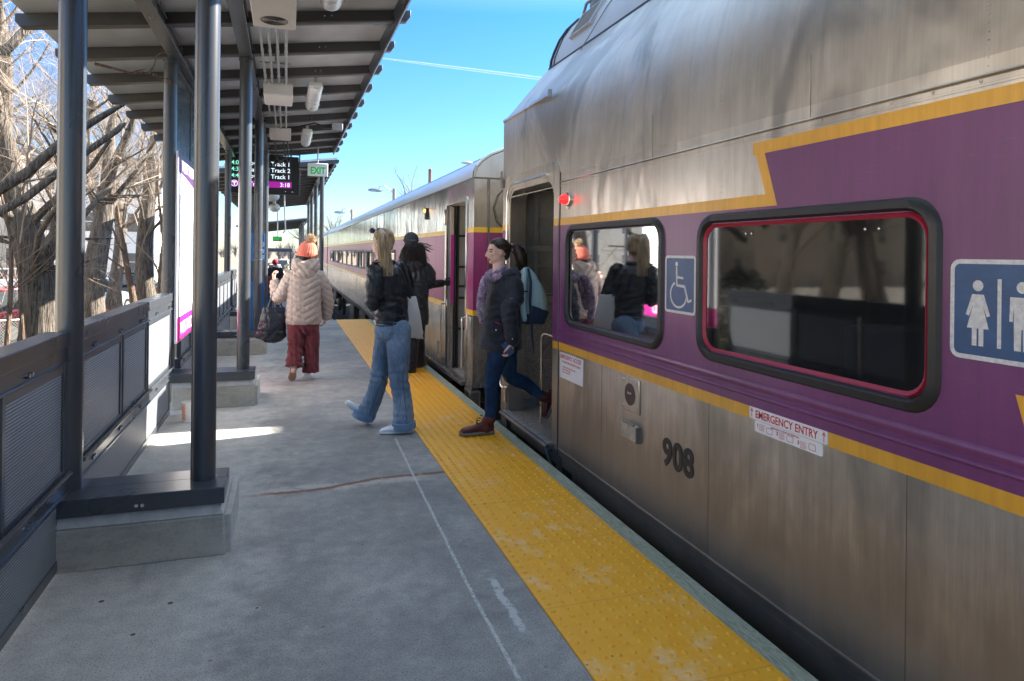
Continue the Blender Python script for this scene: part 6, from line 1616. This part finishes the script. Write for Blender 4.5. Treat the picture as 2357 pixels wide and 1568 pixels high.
hand(mb,wN+V((0,0,-.005)),(-.22,.0,-1),(-.75,.55,0),(-.8,-.6,.2),.98,[.75,.8,.85,.9]); hand(mb,wF,(-.1,0,-1),(0,-1,0),(-1,0,0))
hN=X(1.69,.76,5.33); kN=Q(1132,878,5.34); aN=Q(1128,962,5.36); hF=X(1.76,.76,5.50); kF=Q(1172,872,5.5)+V((.015,0,.02)); aF=Q(1244,910,5.52)
limb(mb,[hN,kN+V((.01,0,0)),aN],[.06,.038,.026]); limb(mb,[hF,kF,aF],[.06,.038,.026]); limb(mb,[aN,aN+V((-.03,0,-.07))],[.026,.022]); limb(mb,[aF,aF+V((.02,0,-.05))],[.026,.022])
ey=[HD((s_*.030,.073,-.003)) for s_ in (-1,1)]; br=[HD((s_*.031,.075,.018)) for s_ in (-1,1)]; lp=HD((0,.088,-.067))
def fm(p):
    for e in ey:
        d=p-e
        if abs(d.z)<.0055 and abs(d.y)<.013 and abs(d.x)<.014: return 2
    for e in br:
        d=p-e
        if abs(d.z)<.0042 and abs(d.y)<.018 and abs(d.x)<.02: return 3
    d=p-lp
    if abs(d.z)<.0095 and abs(d.y)<.021 and abs(d.x)<.02: return 1
    return 0
put(fuse(mb,.0048,3),'body',[SKIN,LIPS,EYE,HBR],D_,fm)
mb=MB()
torso(mb,[(1.703,5.42,.705,.19,.172),(1.705,5.42,.76,.19,.172),(1.712,5.42,.90,.178,.160),(1.722,5.42,1.05,.18,.155),(1.735,5.42,1.17,.18,.148),(1.745,5.42,1.25,.165,.120),(1.73,5.42,1.31,.11,.10),(1.715,5.42,1.345,.08,.085)],f4)
limb(mb,[sN+V((0,.02,.01)),sN+V((.0,-.01,-.1)),eN+V((0,0,.02)),wN+V((0,0,.015))],[.085,.080,.068,.057],16); limb(mb,[sF,eF,wF],[.085,.07,.055],16)
put(fuse(mb,.0065,4,folds(.0075,8,[(eN,.12,(.35,0,1)),((1.66,5.27,1.0),.15,(-.35,0,1)),((sN.x,sN.y,sN.z-.08),.09,(.6,0,.8)),((1.6,5.25,.85),.12,(.2,0,1))])),'parka',NAVY,D_)
mb=MB(); mb.ell((1.80,5.42,1.32),(.075,.13,.055),16,10,rot=Matrix.Rotation(R(22),3,'Y')); mb.ell((1.855,5.42,1.27),(.045,.12,.065),14,8); mb.ell((1.73,5.30,1.335),(.07,.035,.035),12,8); mb.ell((1.73,5.54,1.335),(.07,.035,.035),12,8)
put(fuse(mb,.006,4,folds(.006,9,[((1.82,5.32,1.32),.1,(.8,.3,.5))])),'hood',m_cloth('hood_lining',(.035,.04,.06),.75,.25,.4,8),D_)
mb=MB(); # pockets, cuff tab, logo, snaps, zip hem
mb.rings([[V((x,5.223-.0*x,z)) for x,z in ((1.56,.965),(1.655,.915),(1.65,.86),(1.565,.875))],[V((x,5.212,z)) for x,z in ((1.565,.96),(1.65,.912),(1.645,.865),(1.57,.88))]])
pk=mb.build('pocket_flap',NAVY,D_,bevel=.004)
mb=MB(); mb.ell((1.598,5.207,.885),(.008,.004,.008),10,6); q=wN+V((-.02,-.057,.035)); mb.ell(q,(.007,.004,.007),10,6); mb.build('snap',BOLT,pk,smooth=90)
mb=MB(); mb.tube([(1.585,5.21,.952),(1.61,5.208,.942),(1.64,5.209,.925)],[.003,.005,.003],6); mb.build('pink_lining',simple('pink_lining',(.6,.02,.1),.6,0,0),pk)
mb=MB(); q=eN+V((-.005,-.074,.125)); mb.box(q.x-.014,q.x+.014,q.y-.001,q.y+.006,q.z,q.z+.0035); mb.build('sleeve_logo',simple('sleeve_logo',(.3,.33,.36),.6,0,0),D_)
# jeans
mb=MB(); torso(mb,[(1.72,5.42,.80,.14,.115),(1.725,5.42,.72,.155,.13),(1.725,5.42,.66,.12,.11)],f4)
limb(mb,[hN,hN.lerp(kN,.5)+V((-.008,0,0)),kN,kN.lerp(aN,.4)+V((.008,0,0)),aN+V((0,0,.0))],[.088,.08,.060,.058,.045],18); limb(mb,[hF,hF.lerp(kF,.5),kF,kF.lerp(aF,.45)+V((.01,0,.01)),aF],[.088,.08,.063,.058,.043],18)
put(fuse(mb,.006,4,folds(.004,9,[(kN,.09,(.1,0,1)),(kF,.09,(1,0,.2)),((aN.x,aN.y,aN.z+.05),.07,(0,0,1)),((aF.x-.03,aF.y,aF.z+.02),.08,(1,0,-.3))])),'skinny_jeans',DEND,D_)
# boots
BOOT=m_cloth('oxblood_leather',(.115,.028,.022),.38,.25,.4,14,0,.01,150); BSOLE=simple('boot_sole',(.20,.17,.15),.8,0,.15,30); LACE=simple('boot_lace',(.05,.045,.045),.8,0,0)
def boot(hl,tt,up,ank):
    a,b=MB(),MB(); hl=V(hl);tt=V(tt);up=V(up).normalized(); d=(tt-hl).normalized()
    shoe(a,b,hl,tt,up,.046,.085,.032); base=hl+d*.065+up*.04
    limb(a,[base,base+up*.055,V(ank)+(V(ank)-base).normalized()*.005],[.048,.046,.050],16)
    s=put(fuse(a,.005,3,wr(.002,25)),'boot',BOOT,D_); b.build('sole',BSOLE,s,smooth=40)
    c=MB(); w_=d.cross(up)
    for k in range(5):
        p=hl+d*(.155-k*.012)+up*(.075+k*.020); c.tube([p-w_*.02-d*.01,p+d*.008,p+w_*.02-d*.01],.003,5)
    p=hl+d*.118+up*.128
    for s_ in (-1,1): c.tube([p,p+d*.018+w_*.01*s_+up*.012,p+d*.028+w_*.016*s_-up*.008,p+d*.022+w_*.018*s_-up*.035],[.0025]*4,4)
    c.build('laces',LACE,s)
    return s
h0=Q(1136,1003,5.38); t0=Q(1058,1004,5.38); h0.z=t0.z=.014; boot(h0,t0,(0,0,1),aN+V((0,0,-.01)))
tip=Q(1254,967,5.5); hl=Q(1277,905,5.5); d=(hl-tip).normalized(); boot(tip+d*.25+V((.03,0,.0)),tip+V((.02,0,.01)),(-1,0,.25),aF+V((.015,0,-.01)))
# hair: cap + low ponytail
mb=MB(); mb.ell(hc+V((.029,0,.034)),(.097,.077,.075),22,14,rot=Matrix.Rotation(R(20),3,'Y')); mb.ell(hc+V((.062,0,-.025)),(.050,.052,.055),16,10); mb.ell(hc+V((.115,0,.03)),(.032,.034,.032),12,8)
hh=put(fuse(mb,.005,3,wr(.003,25,.3,1,1)),'hair',HBR,D_)
mb=MB(); st=hc+V((.12,0,.03)); pth=[st,st+V((.035,-.01,.004)),st+V((.065,-.015,-.03)),st+V((.082,-.02,-.08)),st+V((.09,-.02,-.13)),st+V((.105,-.02,-.175)),st+V((.125,-.02,-.215))]
strands(mb,pth,[.018,.032,.042,.046,.044,.036,.026],170,.0055,side=(.8,0,.35),wav=.010,fall=.12); mb.tube(pth[:6],[.024,.036,.04,.04,.034,.012],10)
for k in range(30):
    a_=rg.uniform(.2,1.2); p=hc+V((-.045+.13*rg.random(),(-.073),.03+.03*rg.random())); mb.tube([p,p+V((.03,-.002,-.01)),p+V((.07,0,-.005))],[.003,.003,.001],3)
mb.build('ponytail',HBR,hh,smooth=80)
mb=MB(); q=st+V((.004,-.006,.0)); mb.tube([q+V((.0,.03*math.cos(t),.03*math.sin(t))) for t in [2*math.pi*k/14 for k in range(15)]],.008,6); mb.build('hair_tie',simple('hair_tie',(.55,.33,.3),.7,0,0),hh,smooth=80)
# scarf
def m_scarf():
    m=Mat('lilac_scarf',(.4,.25,.5),.95); n=m.noise(45,3,.8,scl=(1,1,.6)); n2=m.noise(9,3)
    m.set('Base Color',m.ramp(n*.7+n2*.3,[(.38,(.09,.06,.15)),(.5,(.27,.17,.26)),(.62,(.58,.43,.50))])); m.bump(m.noise(120,3,.8),1,.006); m.set('Sheen Weight',.4); return m.m
mb=MB(); ce=V((1.665,5.42,1.355))
for k,(r_,z_) in enumerate(((.070,.0),(.075,-.03),(.078,-.05))): mb.tube([ce+V((.01*k-.008+r_*1.0*math.cos(t)*1.05,r_*1.05*math.sin(t),z_+.035*math.cos(t))) for t in [2*math.pi*q/22 for q in range(23)]],.022,10)
limb(mb,[Q(1118,640,5.33),Q(1110,665,5.30),Q(1105,695,5.29),Q(1105,722,5.29),Q(1110,742,5.29)],[.027,.026,.024,.022,.015],12,flat=1.5)
limb(mb,[Q(1122,640,5.36),Q(1113,680,5.35),Q(1107,715,5.35)],[.024,.023,.016],12,flat=1.4)
put(fuse(mb,.0055,2,lambda p,n:.004*noise.fractal(p*38,.6,2,2)),'scarf',m_scarf(),D_)
# backpack
T=thing('backpack',(1.98,5.42,.92),'light blue and navy backpack worn by the woman in the navy parka','backpack')
BPB=m_cloth('pack_light_blue',(.34,.47,.50),.75,.1,.4,9); BPN=m_cloth('pack_navy',(.018,.03,.065),.75,.15,.4,9); BPG=m_cloth('pack_pale_green',(.36,.42,.36),.75,.1,.4,9); BPT=simple('pack_teal',(.01,.33,.25),.6,0,.05)
o_=[(1205,612),(1222,625),(1240,655),(1256,685),(1260,712),(1252,742),(1212,747),(1198,742)]
mb=MB()
zs=[(Q(1204,614,5.42),Q(1214,616,5.42),.06),(Q(1202,630,5.42),Q(1228,632,5.42),.11),(Q(1200,660,5.42),Q(1244,660,5.42),.14),(Q(1198,690,5.42),Q(1256,690,5.42),.145),(Q(1198,720,5.42),Q(1258,720,5.42),.14),(Q(1198,744,5.42),Q(1248,744,5.42),.115)]
mb.rings([[(a+b)/2+V(((b-a).x/2*math.copysign(abs(math.cos(q))**.7,math.cos(q)),h_*math.copysign(abs(math.sin(q))**.7,math.sin(q)),0)) for q in [2*math.pi*k/28 for k in range(28)]] for a,b,h_ in zs])
me=fuse(mb,.006,6,wr(.005,9))
sp1=Q(1224,690,5.42)
def fm(p):
    z=p.z; x=p.x
    if x<1.93 : return 1 if z<1.0 else 0
    if z<1.065-.35*(x-1.95): return 1
    return 0 if x<2.02 else 2
put(me,'pack_body',[BPB,BPN,BPG],T,fm)
mb=MB(); limb(mb,[Q(1208,622,5.29),Q(1205,660,5.275),Q(1203,700,5.275),Q(1207,735,5.285)],[.022,.026,.026,.022],12); mb.build('side_panel',BPB,T,smooth=70)
mb=MB(); mb.tube([Q(1216,618,5.285),Q(1222,650,5.265),Q(1220,690,5.262),Q(1222,740,5.28)],[.010,.012,.012,.01],8); mb.tube([Q(1198,671,5.25),Q(1215,671,5.25)],.007,6); mb.tube([Q(1224,745,5.3),Q(1225,775,5.3),Q(1229,815,5.3)],[.010,.009,.004],6); mb.build('strap',BPN,T,smooth=60)
mb=MB(); limb(mb,[Q(1254,700,5.33),Q(1256,718,5.33),Q(1250,733,5.33)],[.014,.02,.014],10); mb.build('teal_pocket',BPT,T,smooth=60)
mb=MB(); limb(mb,[Q(1246,690,5.32),Q(1246,712,5.31),Q(1244,735,5.32)],[.018,.022,.018],10); mb.build('side_pocket',BPG,T,smooth=60)
# phone
p=Q(1169,803,5.17); T=thing('mobile_phone',p,'dark blue mobile phone held low in the hand of the woman in the navy parka','phone')
mb=MB(); dx=V((-.55,.25,.75)).normalized()*.056; dy=V((.75,.1,.55)).normalized()*.028; nn=dx.cross(dy).normalized()*.005
mb.add([p+dx*a+dy*b+nn*c for a,b,c in ((-1,-1,-1),(1,-1,-1),(1,1,-1),(-1,1,-1),(-1,-1,1),(1,-1,1),(1,1,1),(-1,1,1))],[(0,3,2,1),(4,5,6,7),(0,1,5,4),(1,2,6,5),(2,3,7,6),(3,0,4,7)]); mb.build('phone_case',simple('phone_blue',(.02,.05,.12),.35,0,0),T,bevel=.003)
# ================= distant people on the ramp
def far(x,y,z,hgt,top,leg,hairm,label,hat=None,bag=None):
    t=thing('person',(x,y,z),label,'person'); k=hgt/1.7
    S_=lambda a,b,c:V((x+a*k,y+b*k,z+c*k))
    mb=MB(); head(mb,S_(0,0,1.56),(0,1),k*.95); limb(mb,[S_(0,0,1.3),S_(0,0,1.5)],[.06*k,.05*k])
    torso(mb,[tuple(S_(0,0,.85))+(.14*k,.1*k),tuple(S_(0,0,1.1))+(.14*k,.1*k),tuple(S_(0,0,1.35))+(.15*k,.09*k)],(0,1))
    for s in (-1,1): limb(mb,[S_(s*.17,0,1.36),S_(s*.24,.0,1.1),S_(s*.2,.18,.98)],[.045*k,.04*k,.03*k]); hand(mb,S_(s*.2,.18,.98),(0,1,0),(0,0,-1),(-s,0,0),k); limb(mb,[S_(s*.09,0,.85),S_(s*.1,.04,.45),S_(s*.1,0,.05)],[.08*k,.055*k,.04*k]); limb(mb,[S_(s*.1,0,.05),S_(s*.1,.14,.04)],[.04*k,.035*k])
    put(fuse(mb,.011,2),'body',SKIN,t)
    mb=MB(); torso(mb,[tuple(S_(0,0,.72))+(.19*k,.14*k),tuple(S_(0,0,1.1))+(.18*k,.13*k),tuple(S_(0,0,1.36))+(.17*k,.11*k),tuple(S_(0,0,1.44))+(.08*k,.08*k)],(0,1))
    for s in (-1,1): limb(mb,[S_(s*.17,0,1.36),S_(s*.25,.0,1.1),S_(s*.2,.16,.99)],[.075*k,.062*k,.05*k])
    put(fuse(mb,.012,3,wr(.01,9)),'coat',top,t)
    mb=MB()
    for s in (-1,1): limb(mb,[S_(s*.09,0,.85),S_(s*.1,.04,.45),S_(s*.1,0,.08)],[.1*k,.075*k,.06*k])
    put(fuse(mb,.012,2),'trousers',leg,t)
    mb=MB(); mb.ell(S_(0,-.015,1.60),(.095*k,.11*k,.105*k),14,10); mb.build('hat' if hat else 'hair',hat or hairm,t,smooth=80)
    for s in (-1,1): a,b=MB(),MB(); shoe(a,b,S_(s*.1,-.06,0),S_(s*.1,.2,0),(0,0,1),.045,.07,.03); sh=a.build('shoe',BLKC,t,smooth=60); b.build('sole',BLACK,sh)
    return t
gz2=lambda Y: -.006-(Y-15.32)*(.944/18.7)
p=PT(633,640,Y=23.0); far(p.x,23.0,gz2(23.),1.62,BLKC,DEND,HBK,'distant person in black coat and crimson hat, facing away down the ramp',hat=simple('crimson_hat',(.22,.01,.04),.9,0,.2,20))
p=PT(614,640,Y=24.2); far(p.x,24.2,gz2(24.2),1.62,BLKC,BLKC,HBK,'distant dark haired person in black left of the crimson hatted one')
p=PT(609,690,Y=21.2); far(p.x,21.2,gz2(21.2),1.25,MAROON,DEND,HBK,'distant child in maroon coat half hidden by a column')
